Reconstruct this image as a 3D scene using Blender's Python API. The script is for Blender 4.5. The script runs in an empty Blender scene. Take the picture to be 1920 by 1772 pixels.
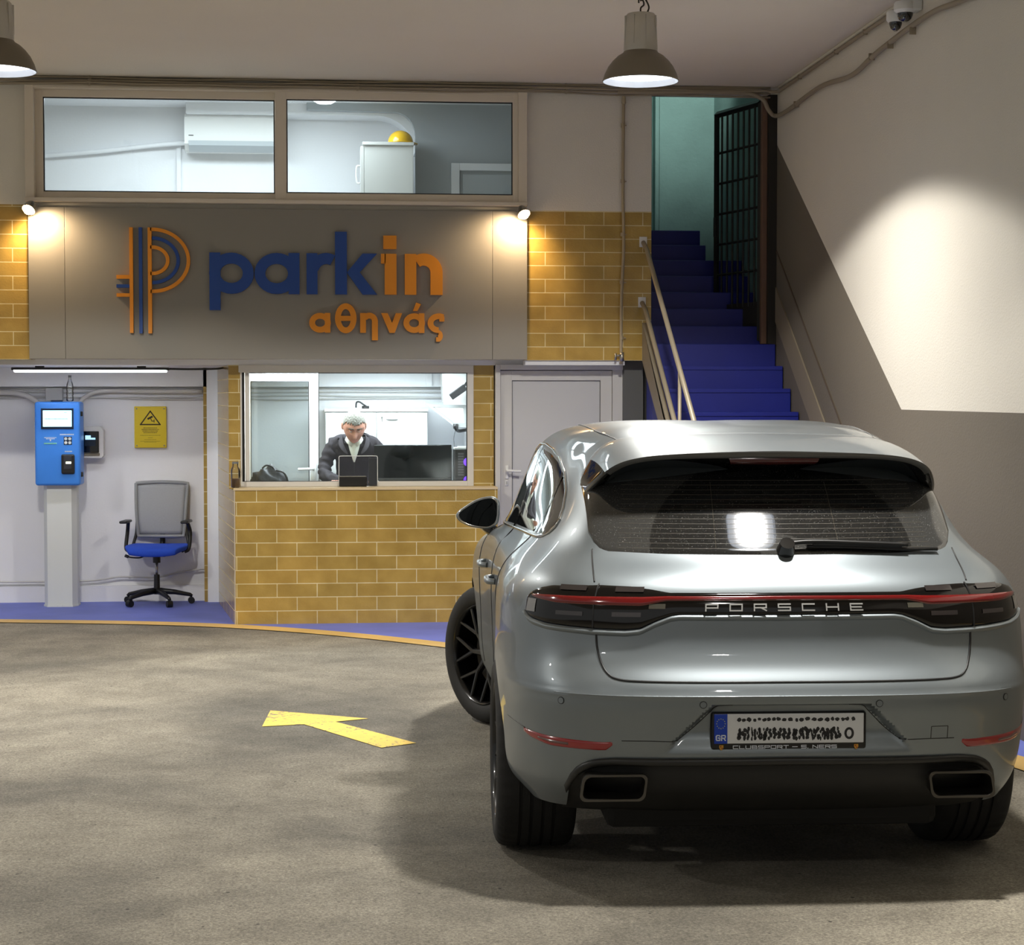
import bpy, bmesh, math, random
from math import sin, cos, pi, radians, sqrt
from mathutils import Vector, Matrix
from mathutils.bvhtree import BVHTree
import numpy as np
random.seed(4)
SC = bpy.context.scene
COL = SC.collection

# ------------------------------------------------------------------ camera
cam_data = bpy.data.cameras.new('camera')
cam = bpy.data.objects.new('camera', cam_data)
COL.objects.link(cam)
cam_data.sensor_fit = 'HORIZONTAL'; cam_data.sensor_width = 36.0
cam_data.lens = 36.0 * 3500.0 / 1920.0
cam_data.clip_start = 0.05; cam_data.clip_end = 200
cam.location = (0, 0, 1.74)
cam.rotation_euler = (radians(90) - math.atan(141 / 3500.0), 0, -radians(5.5))
SC.camera = cam

# ------------------------------------------------------------------ world + view
wd = bpy.data.worlds.new('world'); SC.world = wd; wd.use_nodes = True
bgn = wd.node_tree.nodes['Background']
bgn.inputs[0].default_value = (0.30, 0.30, 0.29, 1); bgn.inputs[1].default_value = 1.0
SC.view_settings.view_transform = 'Standard'; SC.view_settings.look = 'None'
SC.view_settings.gamma = 1.0; SC.view_settings.exposure = 0.22
try: SC.view_settings.use_curve_mapping = False
except Exception: pass

# ------------------------------------------------------------------ light helpers
def kelvin(r, g, b): return (r, g, b)
WARM = (1.0, 0.80, 0.56); NEUT = (1.0, 0.96, 0.89); COOL = (0.86, 0.93, 1.0)
def light(name, kind, loc, power, color, rot=(0, 0, 0), parent=None, **kw):
    d = bpy.data.lights.new(name, kind); d.energy = power; d.color = color
    for k, v in kw.items(): setattr(d, k, v)
    o = bpy.data.objects.new(name, d); COL.objects.link(o)
    o.location = loc; o.rotation_euler = rot
    if parent is not None: o.parent = parent
    return o
LAMP_W = 300.0
LAMP_SPOTS = [(1.818, 10.97), (-1.90, 10.97), (1.79, 6.05), (1.8, 1.8), (-1.90, 1.8), (-5.2, 10.97), (-5.2, 6.4)]  # last four are added unseen lamps that raise bounce light on the ceiling
LAMP_Z = 3.60
# recess LED tube, and lights without fittings for the rooms behind the facade
light('booth_light', 'AREA', (0.2, 15.15, 1.975), 50, COOL, shape='RECTANGLE', size=1.5, size_y=0.5)
light('upper_room_light', 'AREA', (-0.85, 15.1, 4.13), 42, COOL, shape='RECTANGLE', size=2.3, size_y=0.5)  # wide panel added apart from the round lamp, evens out the left pane
light('recess_tube_light', 'AREA', (-1.92, 15.2, 1.955), 380, (0.93, 0.95, 1.0), shape='RECTANGLE', size=1.2, size_y=0.05)
light('stairwell_light', 'SPOT', (2.95, 15.1, 5.3), 110, (0.92, 1.0, 0.96), (radians(82), 0, 0), shadow_soft_size=0.2, spot_size=radians(95), spot_blend=0.6)  # added spot without a fitting, aimed to brighten the upper teal wall

def cosine_output(o, k, base):
    # the bare lamp in its reflector gives less light sideways than straight down
    d = o.data; d.use_nodes = True; nt = d.node_tree; em = nt.nodes['Emission']
    tc = nt.nodes.new('ShaderNodeTexCoord'); sp = nt.nodes.new('ShaderNodeSeparateXYZ'); nt.links.new(tc.outputs['Normal'], sp.inputs[0])
    a = nt.nodes.new('ShaderNodeMath'); a.operation = 'ABSOLUTE'; nt.links.new(sp.outputs[2], a.inputs[0])
    m = nt.nodes.new('ShaderNodeMath'); m.operation = 'MULTIPLY_ADD'; m.inputs[1].default_value = k; m.inputs[2].default_value = base
    nt.links.new(a.outputs[0], m.inputs[0]); nt.links.new(m.outputs[0], em.inputs['Strength'])
# ------------------------------------------------------------------ colour + materials
def lin(c):
    c = c / 255.0
    return c / 12.92 if c <= 0.04045 else ((c + 0.055) / 1.055) ** 2.4
def rgb(r, g, b): return (lin(r), lin(g), lin(b), 1.0)
MATS = {}
def mat(name, col=(200, 200, 200), rough=0.5, metal=0.0, coat=0.0, coat_rough=0.05, emit=None, estr=0.0,
        noise=0.0, nscale=8.0, bump=0.0, bscale=60.0, spec=0.5, alpha=None):
    if name in MATS: return MATS[name]
    m = bpy.data.materials.new(name); m.use_nodes = True; MATS[name] = m
    nt = m.node_tree; b = nt.nodes['Principled BSDF']
    c = rgb(*col) if max(col) > 1.0 or len(col) == 3 and isinstance(col[0], int) else (*col, 1)
    b.inputs['Base Color'].default_value = c
    b.inputs['Roughness'].default_value = rough; b.inputs['Metallic'].default_value = metal
    b.inputs['Coat Weight'].default_value = coat; b.inputs['Coat Roughness'].default_value = coat_rough
    b.inputs['Specular IOR Level'].default_value = spec
    if emit is not None:
        b.inputs['Emission Color'].default_value = rgb(*emit); b.inputs['Emission Strength'].default_value = estr
    tc = nt.nodes.new('ShaderNodeTexCoord')
    if noise > 0:
        n = nt.nodes.new('ShaderNodeTexNoise'); n.inputs['Scale'].default_value = nscale; n.inputs['Detail'].default_value = 5
        nt.links.new(tc.outputs['Object'], n.inputs['Vector'])
        mx = nt.nodes.new('ShaderNodeMix'); mx.data_type = 'RGBA'
        mx.inputs[6].default_value = tuple(x * (1 - noise) for x in c[:3]) + (1,)
        mx.inputs[7].default_value = tuple(min(1, x * (1 + noise)) for x in c[:3]) + (1,)
        nt.links.new(n.outputs[0], mx.inputs[0]); nt.links.new(mx.outputs[2], b.inputs['Base Color'])
    if bump > 0:
        n2 = nt.nodes.new('ShaderNodeTexNoise'); n2.inputs['Scale'].default_value = bscale; n2.inputs['Detail'].default_value = 4
        nt.links.new(tc.outputs['Object'], n2.inputs['Vector'])
        bp = nt.nodes.new('ShaderNodeBump'); bp.inputs['Strength'].default_value = bump; bp.inputs['Distance'].default_value = 0.01
        nt.links.new(n2.outputs[0], bp.inputs['Height']); nt.links.new(bp.outputs[0], b.inputs['Normal'])
    return m

def glass_mat(name, tint=(0.93, 0.97, 0.96), refl=1.0):
    m = bpy.data.materials.new(name); m.use_nodes = True; MATS[name] = m
    nt = m.node_tree; nt.nodes.remove(nt.nodes['Principled BSDF'])
    t = nt.nodes.new('ShaderNodeBsdfTransparent'); t.inputs[0].default_value = (*tint, 1)
    g = nt.nodes.new('ShaderNodeBsdfGlossy'); g.inputs[0].default_value = (1, 1, 1, 1); g.inputs[1].default_value = 0.02
    f = nt.nodes.new('ShaderNodeFresnel'); f.inputs[0].default_value = 1.45
    mu = nt.nodes.new('ShaderNodeMath'); mu.operation = 'MULTIPLY'; mu.inputs[1].default_value = refl
    mx = nt.nodes.new('ShaderNodeMixShader'); o = nt.nodes['Material Output']
    nt.links.new(f.outputs[0], mu.inputs[0]); nt.links.new(mu.outputs[0], mx.inputs[0])
    nt.links.new(t.outputs[0], mx.inputs[1]); nt.links.new(g.outputs[0], mx.inputs[2]); nt.links.new(mx.outputs[0], o.inputs[0])
    return m
GLASS = glass_mat('window_glass')
PLASTIC_CLEAR = glass_mat('clear_plastic', (0.93, 0.95, 0.95), 2.2)

def tile_mat():
    m = bpy.data.materials.new('yellow_tile'); m.use_nodes = True
    nt = m.node_tree; b = nt.nodes['Principled BSDF']; L = nt.links
    uv = nt.nodes.new('ShaderNodeUVMap')
    br = nt.nodes.new('ShaderNodeTexBrick')
    br.inputs['Scale'].default_value = 1.0; br.inputs['Brick Width'].default_value = 0.305; br.inputs['Row Height'].default_value = 0.1045
    br.inputs['Mortar Size'].default_value = 0.0032; br.inputs['Mortar Smooth'].default_value = 0.1; br.inputs['Bias'].default_value = 0.0
    br.offset = 0.5
    br.inputs['Color1'].default_value = rgb(178, 147, 76); br.inputs['Color2'].default_value = rgb(163, 137, 71)
    br.inputs['Mortar'].default_value = rgb(214, 202, 160)
    L.new(uv.outputs[0], br.inputs['Vector'])
    n = nt.nodes.new('ShaderNodeTexNoise'); n.inputs['Scale'].default_value = 5; n.inputs['Detail'].default_value = 6
    L.new(uv.outputs[0], n.inputs['Vector'])
    mx = nt.nodes.new('ShaderNodeMix'); mx.data_type = 'RGBA'; mx.blend_type = 'MULTIPLY'; mx.inputs[0].default_value = 1
    cr = nt.nodes.new('ShaderNodeValToRGB'); cr.color_ramp.elements[0].position = 0.3; cr.color_ramp.elements[1].position = 0.7
    cr.color_ramp.elements[0].color = (0.80, 0.76, 0.66, 1); cr.color_ramp.elements[1].color = (1.12, 1.12, 1.12, 1)
    L.new(n.outputs[0], cr.inputs[0]); L.new(br.outputs['Color'], mx.inputs[6]); L.new(cr.outputs[0], mx.inputs[7])
    L.new(mx.outputs[2], b.inputs['Base Color'])
    rr = nt.nodes.new('ShaderNodeMapRange'); rr.inputs['To Min'].default_value = 0.16; rr.inputs['To Max'].default_value = 0.8
    L.new(br.outputs['Fac'], rr.inputs[0]); L.new(rr.outputs[0], b.inputs['Roughness'])
    n2 = nt.nodes.new('ShaderNodeTexNoise'); n2.inputs['Scale'].default_value = 70; n2.inputs['Detail'].default_value = 2
    L.new(uv.outputs[0], n2.inputs['Vector'])
    ma = nt.nodes.new('ShaderNodeMath'); ma.operation = 'MULTIPLY_ADD'; ma.inputs[1].default_value = -0.7
    L.new(br.outputs['Fac'], ma.inputs[0]); L.new(n2.outputs[0], ma.inputs[2])
    bp = nt.nodes.new('ShaderNodeBump'); bp.inputs['Strength'].default_value = 0.35; bp.inputs['Distance'].default_value = 0.004
    L.new(ma.outputs[0], bp.inputs['Height']); L.new(bp.outputs[0], b.inputs['Normal'])
    return m
TILE = tile_mat()

def asphalt_mat():
    m = bpy.data.materials.new('asphalt'); m.use_nodes = True
    nt = m.node_tree; b = nt.nodes['Principled BSDF']; L = nt.links
    tc = nt.nodes.new('ShaderNodeTexCoord')
    def noise(s, d=6, r=0.6, dist=0.0):
        n = nt.nodes.new('ShaderNodeTexNoise'); n.inputs['Scale'].default_value = s; n.inputs['Detail'].default_value = d
        n.inputs['Roughness'].default_value = r; n.inputs['Distortion'].default_value = dist
        L.new(tc.outputs['Object'], n.inputs['Vector']); return n
    def ramp(src, stops):
        c = nt.nodes.new('ShaderNodeValToRGB')
        while len(c.color_ramp.elements) < len(stops): c.color_ramp.elements.new(0.5)
        for e, (p, v) in zip(c.color_ramp.elements, stops): e.position = p; e.color = v
        L.new(src, c.inputs[0]); return c
    def mul(a, bb, t='MULTIPLY', f=1.0):
        x = nt.nodes.new('ShaderNodeMix'); x.data_type = 'RGBA'; x.blend_type = t; x.inputs[0].default_value = f
        L.new(a, x.inputs[6]); L.new(bb, x.inputs[7]); return x.outputs[2]
    big = ramp(noise(0.55, 4, 0.55, 0.6).outputs[0], [(0.32, rgb(108, 104, 95)), (0.52, rgb(142, 136, 123)), (0.74, rgb(172, 165, 149))])
    mid = ramp(noise(3.2, 6, 0.7, 0.3).outputs[0], [(0.3, (0.70, 0.69, 0.68, 1)), (0.66, (1.12, 1.12, 1.12, 1))])
    fine = ramp(noise(95, 5, 0.8).outputs[0], [(0.32, (0.38, 0.37, 0.36, 1)), (0.5, (0.95, 0.95, 0.95, 1)), (0.68, (1.6, 1.6, 1.55, 1))])
    grit = ramp(noise(38, 5, 0.75).outputs[0], [(0.3, (0.66, 0.65, 0.64, 1)), (0.5, (1.0, 1.0, 1.0, 1)), (0.7, (1.25, 1.25, 1.22, 1))])
    c = mul(mul(mul(big.outputs[0], mid.outputs[0]), fine.outputs[0]), grit.outputs[0])
    v = nt.nodes.new('ShaderNodeTexVoronoi'); v.inputs['Scale'].default_value = 7; L.new(tc.outputs['Object'], v.inputs['Vector'])
    sp = ramp(v.outputs['Distance'], [(0.0, (0.15, 0.14, 0.13, 1)), (0.035, (0.2, 0.2, 0.2, 1)), (0.06, (1, 1, 1, 1))])
    c = mul(c, sp.outputs[0])
    L.new(c, b.inputs['Base Color'])
    b.inputs['Roughness'].default_value = 0.78
    bp = nt.nodes.new('ShaderNodeBump'); bp.inputs['Strength'].default_value = 0.9; bp.inputs['Distance'].default_value = 0.008
    L.new(noise(140, 4, 0.7).outputs[0], bp.inputs['Height']); L.new(bp.outputs[0], b.inputs['Normal'])
    return m
ASPHALT = asphalt_mat()

def paint_worn(name, col, wear=0.55, base=(118, 112, 98), scale=26.0):
    m = bpy.data.materials.new(name); m.use_nodes = True
    nt = m.node_tree; b = nt.nodes['Principled BSDF']; L = nt.links
    tc = nt.nodes.new('ShaderNodeTexCoord')
    n = nt.nodes.new('ShaderNodeTexNoise'); n.inputs['Scale'].default_value = scale; n.inputs['Detail'].default_value = 8; n.inputs['Roughness'].default_value = 0.75
    n3 = nt.nodes.new('ShaderNodeTexNoise'); n3.inputs['Scale'].default_value = 2.2; n3.inputs['Detail'].default_value = 3
    L.new(tc.outputs['Object'], n.inputs['Vector']); L.new(tc.outputs['Object'], n3.inputs['Vector'])
    ad = nt.nodes.new('ShaderNodeMath'); ad.operation = 'MULTIPLY_ADD'; ad.inputs[1].default_value = 0.5; L.new(n3.outputs[0], ad.inputs[0]); L.new(n.outputs[0], ad.inputs[2])
    c = nt.nodes.new('ShaderNodeValToRGB'); c.color_ramp.elements[0].position = wear + 0.36; c.color_ramp.elements[1].position = wear + 0.42
    c.color_ramp.elements[0].color = (0, 0, 0, 1); c.color_ramp.elements[1].color = (1, 1, 1, 1)
    L.new(ad.outputs[0], c.inputs[0])
    mx = nt.nodes.new('ShaderNodeMix'); mx.data_type = 'RGBA'; mx.inputs[6].default_value = rgb(*col); mx.inputs[7].default_value = rgb(*base)
    L.new(c.outputs[0], mx.inputs[0])
    n2 = nt.nodes.new('ShaderNodeTexNoise'); n2.inputs['Scale'].default_value = 1.6; n2.inputs['Detail'].default_value = 5
    L.new(tc.outputs['Object'], n2.inputs['Vector'])
    c2 = nt.nodes.new('ShaderNodeValToRGB'); c2.color_ramp.elements[0].position = 0.3; c2.color_ramp.elements[1].position = 0.7
    c2.color_ramp.elements[0].color = (0.8, 0.8, 0.8, 1); c2.color_ramp.elements[1].color = (1.1, 1.1, 1.1, 1); L.new(n2.outputs[0], c2.inputs[0])
    m2 = nt.nodes.new('ShaderNodeMix'); m2.data_type = 'RGBA'; m2.blend_type = 'MULTIPLY'; m2.inputs[0].default_value = 1
    L.new(mx.outputs[2], m2.inputs[6]); L.new(c2.outputs[0], m2.inputs[7]); L.new(m2.outputs[2], b.inputs['Base Color'])
    b.inputs['Roughness'].default_value = 0.6
    return m
WHITE_WALL = mat('white_plaster', (216, 211, 200), 0.85, noise=0.05, nscale=1.6, bump=0.25, bscale=90)
CEIL = mat('ceiling_plaster', (226, 217, 202), 0.9, noise=0.05, nscale=1.1, bump=0.2, bscale=110)
ROOM_WHITE = mat('room_white', (230, 231, 234), 0.8, noise=0.03, nscale=1.5, bump=0.1, bscale=60)
FRAME = mat('window_frame_paint', (214, 203, 186), 0.38, noise=0.03, nscale=3)
FRAME_W = mat('white_frame', (212, 208, 200), 0.35)
BLACK = mat('black_plastic', (18, 18, 19), 0.4)
BLACK_GLOSS = mat('black_gloss', (8, 8, 9), 0.08, coat=0.5)
STEEL = mat('steel', (170, 168, 162), 0.3, 0.9)
WHITE_PL = mat('white_plastic', (222, 222, 220), 0.4)
CABLE = mat('painted_cable', (150, 138, 118), 0.6)

# ------------------------------------------------------------------ mesh helpers
def finish(name, bm, m, parent=None, smooth=False, loc=None, angle=None):
    me = bpy.data.meshes.new(name)
    bmesh.ops.recalc_face_normals(bm, faces=bm.faces)
    bm.to_mesh(me); bm.free()
    ms = m if isinstance(m, (list, tuple)) else [m]
    for x in ms: me.materials.append(x)
    if smooth:
        for p in me.polygons: p.use_smooth = True
        if angle:
            try: me.set_sharp_from_angle(angle=radians(angle))
            except Exception: pass
    o = bpy.data.objects.new(name, me); COL.objects.link(o)
    if loc is not None: o.location = loc
    if parent is not None: o.parent = parent
    return o
def BM(): return bmesh.new()
def uvbox(bm, u0=0.0, v0=0.0):
    uvl = bm.loops.layers.uv.verify()
    bm.normal_update()
    for f in bm.faces:
        n = f.normal
        for l in f.loops:
            c = l.vert.co
            if abs(n.z) > 0.8: l[uvl].uv = (c.x - u0, c.y)
            elif abs(n.y) > abs(n.x): l[uvl].uv = (c.x - u0, c.z - v0)
            else: l[uvl].uv = (c.y - u0, c.z - v0)
def box(bm, x0, x1, y0, y1, z0, z1, bev=0.0, seg=2, mi=0, M=None):
    vs = [bm.verts.new((x, y, z)) for z in (z0, z1) for y in (y0, y1) for x in (x0, x1)]
    fs = [(0, 1, 3, 2), (4, 6, 7, 5), (0, 4, 5, 1), (2, 3, 7, 6), (0, 2, 6, 4), (1, 5, 7, 3)]
    faces = [bm.faces.new([vs[i] for i in f]) for f in fs]
    for f in faces: f.material_index = mi
    if bev > 0:
        es = list({e for f in faces for e in f.edges})
        r = bmesh.ops.bevel(bm, geom=es, offset=bev, segments=seg, profile=0.5, affect='EDGES')
        vs = list({v for f in r['faces'] for v in f.verts} | {v for v in vs if v.is_valid})
        for f in r['faces']: f.material_index = mi
    if M is not None:
        bmesh.ops.transform(bm, matrix=M, verts=[v for v in vs if v.is_valid])
    return vs
def frames_along(pts):
    pts = [Vector(p) for p in pts]; out = []
    n = len(pts); prev = None
    for i in range(n):
        t = (pts[min(i + 1, n - 1)] - pts[max(i - 1, 0)]).normalized()
        if prev is None:
            a = Vector((0, 0, 1)) if abs(t.z) < 0.9 else Vector((1, 0, 0))
            u = t.cross(a).normalized()
        else:
            u = (prev - t * prev.dot(t)).normalized()
        prev = u; out.append((pts[i], u, t.cross(u).normalized()))
    return out
def tube(bm, pts, r, seg=10, caps=True, mi=0):
    rings = []
    fr = frames_along(pts)
    for i, (p, u, v) in enumerate(fr):
        rr = r[i] if isinstance(r, (list, tuple)) else r
        rings.append([bm.verts.new(p + (u * cos(2 * pi * k / seg) + v * sin(2 * pi * k / seg)) * rr) for k in range(seg)])
    for a, b in zip(rings, rings[1:]):
        for k in range(seg):
            f = bm.faces.new((a[k], a[(k + 1) % seg], b[(k + 1) % seg], b[k])); f.material_index = mi
    if caps:
        for rg in (rings[0], rings[-1]):
            f = bm.faces.new(rg); f.material_index = mi
    return rings
def cyl(bm, p0, p1, r, r2=None, seg=20, mi=0): return tube(bm, [p0, p1], [r, r if r2 is None else r2], seg, True, mi)
def lathe(bm, prof, c=(0, 0, 0), seg=40, axis='z', mi=0):
    rings = []
    for r, h in prof:
        ring = []
        if r < 1e-6: ring = [bm.verts.new(_ax(c, 0, 0, h, axis))]
        else: ring = [bm.verts.new(_ax(c, r * cos(2 * pi * k / seg), r * sin(2 * pi * k / seg), h, axis)) for k in range(seg)]
        rings.append(ring)
    for a, b in zip(rings, rings[1:]):
        for k in range(seg):
            k2 = (k + 1) % seg
            if len(a) == 1 and len(b) == 1: continue
            if len(a) == 1: f = bm.faces.new((a[0], b[k], b[k2]))
            elif len(b) == 1: f = bm.faces.new((a[k], a[k2], b[0]))
            else: f = bm.faces.new((a[k], a[k2], b[k2], b[k]))
            f.material_index = mi
def _ax(c, a, b, h, axis):
    if axis == 'z': return (c[0] + a, c[1] + b, c[2] + h)
    if axis == 'y': return (c[0] + a, c[1] + h, c[2] + b)
    return (c[0] + h, c[1] + a, c[2] + b)
def prism(bm, poly, plane, d0, d1, mi=0):
    """poly list of 2D points; plane 'xz' extrudes along y, 'xy' along z, 'yz' along x"""
    def P(a, b, d):
        return {'xz': (a, d, b), 'xy': (a, b, d), 'yz': (d, a, b)}[plane]
    A = [bm.verts.new(P(a, b, d0)) for a, b in poly]; B = [bm.verts.new(P(a, b, d1)) for a, b in poly]
    n = len(poly)
    fs = [bm.faces.new(A), bm.faces.new(B[::-1])]
    for i in range(n): fs.append(bm.faces.new((A[i], A[(i + 1) % n], B[(i + 1) % n], B[i])))
    for f in fs: f.material_index = mi
    return fs
def arcpoly(cx, cz, rx, rz, t, a0, a1, n=28):
    o = [(cx + rx * cos(radians(a0 + (a1 - a0) * i / n)), cz + rz * sin(radians(a0 + (a1 - a0) * i / n))) for i in range(n + 1)]
    inn = [(cx + (rx - t) * cos(radians(a0 + (a1 - a0) * i / n)), cz + (rz - t) * sin(radians(a0 + (a1 - a0) * i / n))) for i in range(n + 1)]
    return o, inn
def arc(bm, cx, cz, rx, rz, t, a0, a1, y0, y1, n=28, mi=0):
    o, i_ = arcpoly(cx, cz, rx, rz, t, a0, a1, n)
    full = abs(a1 - a0) >= 359.9
    rows = []
    N = n if full else n + 1
    for k in range(N):
        rows.append([bm.verts.new((o[k][0], y0, o[k][1])), bm.verts.new((o[k][0], y1, o[k][1])),
                     bm.verts.new((i_[k][0], y1, i_[k][1])), bm.verts.new((i_[k][0], y0, i_[k][1]))])
    for k in range(N if full else N - 1):
        a, b = rows[k], rows[(k + 1) % N]
        for j in range(4):
            f = bm.faces.new((a[j], a[(j + 1) % 4], b[(j + 1) % 4], b[j])); f.material_index = mi
    if not full:
        bm.faces.new(rows[0]).material_index = mi; bm.faces.new(rows[-1]).material_index = mi
def tag(o, label=None, cat=None, group=None, kind=None):
    if label: o['label'] = label
    if cat: o['category'] = cat
    if group: o['group'] = group
    if kind: o['kind'] = kind
    return o
def thing(name, label, cat, loc=(0, 0, 0), rotz=0.0, group=None):
    o = bpy.data.objects.new(name, None); COL.objects.link(o); o.empty_display_size = 0.1
    o.location = loc; o.rotation_euler = (0, 0, rotz)
    return tag(o, label, cat, group)
def one(name, bm, m, label, cat, group=None, smooth=False, loc=None, angle=None):
    return tag(finish(name, bm, m, None, smooth, loc, angle), label, cat, group)
def struct(name, bm, m, smooth=False):
    return tag(finish(name, bm, m, None, smooth), kind='structure')
def copy_tree(o, parent=None):
    c = o.copy(); COL.objects.link(c); c.parent = parent
    for ch in list(o.children): copy_tree(ch, c)
    return c
def grid_patch(bm, P, mi=0, close_u=False):
    """P: 2D list of points -> quad mesh"""
    V = [[bm.verts.new(p) for p in row] for row in P]
    for i in range(len(V) - 1):
        n = len(V[i])
        for j in range(n if close_u else n - 1):
            a, b, c, d = V[i][j], V[i][(j + 1) % n], V[i + 1][(j + 1) % n], V[i + 1][j]
            f = bm.faces.new((a, b, c, d)); f.material_index = mi
    return V
def loc_box(bm, c, s, bev=0, **k): return box(bm, c[0] - s[0] / 2, c[0] + s[0] / 2, c[1] - s[1] / 2, c[1] + s[1] / 2, c[2] - s[2] / 2, c[2] + s[2] / 2, bev, **k)
def smoothpath(pts, n=8):
    pts = [Vector(p) for p in pts]; out = []
    P = [pts[0] * 2 - pts[1]] + pts + [pts[-1] * 2 - pts[-2]]
    for i in range(1, len(P) - 2):
        for k in range(n):
            t = k / n; a, b, c, d = P[i - 1], P[i], P[i + 1], P[i + 2]
            out.append(0.5 * ((2 * b) + (c - a) * t + (2 * a - 5 * b + 4 * c - d) * t * t + (3 * b - a - 3 * c + d) * t ** 3))
    out.append(pts[-1]); return out
# stroke alphabet on a unit cell (0..1, 0..1): square, wide capitals
GL = {'P': [[(0, 0), (0, 1), (1, 1), (1, .45), (0, .45)]], 'O': [[(0, 0), (0, 1), (1, 1), (1, 0), (0, 0)]],
      'R': [[(0, 0), (0, 1), (1, 1), (1, .45), (0, .45)], [(.55, .45), (1, 0)]], 'S': [[(1, 1), (0, 1), (0, .5), (1, .5), (1, 0), (0, 0)]],
      'C': [[(1, 1), (0, 1), (0, 0), (1, 0)]], 'H': [[(0, 0), (0, 1)], [(1, 0), (1, 1)], [(0, .5), (1, .5)]],
      'E': [[(1, 1), (0, 1), (0, 0), (1, 0)], [(0, .5), (.9, .5)]], 'L': [[(0, 1), (0, 0), (1, 0)]], 'U': [[(0, 1), (0, 0), (1, 0), (1, 1)]],
      'B': [[(0, 0), (0, 1), (.9, 1), (.9, .52), (1, .48), (1, 0), (0, 0)], [(0, .5), (.95, .5)]], 'T': [[(0, 1), (1, 1)], [(.5, 1), (.5, 0)]],
      'N': [[(0, 0), (0, 1), (1, 0), (1, 1)]], 'A': [[(0, 0), (0, 1), (1, 1), (1, 0)], [(0, .4), (1, .4)]], 'G': [[(1, .85), (.8, 1), (.2, 1), (0, .8), (0, .2), (.2, 0), (1, 0), (1, .5), (.55, .5)]],
      '-': [[(0, .5), (1, .5)]], '.': [[(0, 0), (.12, 0)]], 'I': [[(.5, 0), (.5, 1)]]}
def stroke_seg(bm, a, b, w, d, put):
    ax, az = a; bx, bz = b; dx, dz = bx - ax, bz - az; l = sqrt(dx * dx + dz * dz) or 1
    ux, uz = dx / l * w / 2, dz / l * w / 2; nx, nz = -uz, ux
    ps = [(ax - ux + nx, az - uz + nz), (ax - ux - nx, az - uz - nz), (bx + ux - nx, bz + uz - nz), (bx + ux + nx, bz + uz + nz)]
    A = [bm.verts.new(put(p[0], p[1], 0)) for p in ps]; B = [bm.verts.new(put(p[0], p[1], d)) for p in ps]
    bm.faces.new(A); bm.faces.new(B[::-1])
    for i in range(4): bm.faces.new((A[i], A[(i + 1) % 4], B[(i + 1) % 4], B[i]))
def glyph(bm, ch, x, z, w, h, sw, d, put):
    for st in GL.get(ch, []):
        for a, b in zip(st, st[1:]):
            stroke_seg(bm, (x + a[0] * w, z + a[1] * h), (x + b[0] * w, z + b[1] * h), sw, d, put)
# =================================================================== ROOM SHELL
CZ = 4.15; FY = 14.4; WX = 3.47; BY = 16.1
GREY_LOW = mat('lower_wall_paint', (108, 101, 90), 0.7, noise=0.06, nscale=1.3, bump=0.2, bscale=80)
TEAL = mat('teal_wall', (128, 160, 154), 0.85, noise=0.28, nscale=2.2, bump=0.4, bscale=30)
BLUE_FLOOR = paint_worn('blue_floor_paint', (108, 120, 202), 0.60, (180, 184, 214), 9.0)
BLUE_STEP = mat('blue_step_paint', (22, 34, 132), 0.45, noise=0.12, nscale=5)
YEL_LINE = paint_worn('yellow_line_paint', (210, 174, 104), 0.62)
YEL_ARROW = paint_worn('yellow_arrow_paint', (236, 200, 84), 0.465, (120, 112, 92), 30)
# floor
bm = BM(); vs = [bm.verts.new(p) for p in ((-7, -4, 0), (WX, -4, 0), (WX, 16.3, 0), (-7, 16.3, 0))]; bm.faces.new(vs)
struct('floor', bm, ASPHALT)
LINE = smoothpath([(-5.2, 15.1, 0), (-2.6, 14.76, 0), (-0.75, 14.24, 0), (0.8, 13.0, 0), (2.0, 11.35, 0), (2.85, 9.65, 0), (3.26, 8.5, 0), (3.44, 7.3, 0), (3.46, 5.0, 0)], 8)
def strip_pts(w):
    L_, R_ = [], []
    for i, p in enumerate(LINE):
        t = (LINE[min(i + 1, len(LINE) - 1)] - LINE[max(i - 1, 0)]).normalized(); n = Vector((-t.y, t.x, 0))
        L_.append(p + n * w / 2); R_.append(p - n * w / 2)
    return L_, R_
Lp, Rp = strip_pts(0.20)
bm = BM()
for i in range(len(Lp) - 1):
    a = [Lp[i], Lp[i + 1]]
    far = [Vector((min(p.x, WX), 16.29, 0)) for p in a]
    if a[0].x > WX - 0.001: continue
    a = [Vector((min(p.x, WX), p.y, 0)) for p in a]
    V = [bm.verts.new((p.x, p.y, 0.004)) for p in (a[0], a[1], far[1], far[0])]; bm.faces.new(V)
struct('floor', bm, BLUE_FLOOR)
bm = BM()
A = [bm.verts.new((min(p.x, WX - .002), p.y, 0.006)) for p in Lp]; B = [bm.verts.new((min(p.x, WX - .002), p.y, 0.006)) for p in Rp]
for i in range(len(A) - 1):
    if (A[i].co - B[i].co).length > 1e-4: bm.faces.new((A[i], A[i + 1], B[i + 1], B[i]))
one('painted_kerb_line', bm, YEL_LINE, 'long curved yellow line painted on the floor along the blue strip', 'floor marking')
# arrow painted on the asphalt
bm = BM()
AR = [(-0.348, 10.385), (-0.375, 9.88), (-0.155, 9.925), (0.236, 9.22), (0.415, 9.33), (0.01, 9.99), (0.19, 10.07)]
A = [bm.verts.new((x, y, 0.003)) for x, y in AR]; bm.faces.new(A); bmesh.ops.triangulate(bm, faces=bm.faces)
one('painted_arrow', bm, YEL_ARROW, 'worn yellow arrow painted on the asphalt left of the car', 'floor marking')
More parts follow.
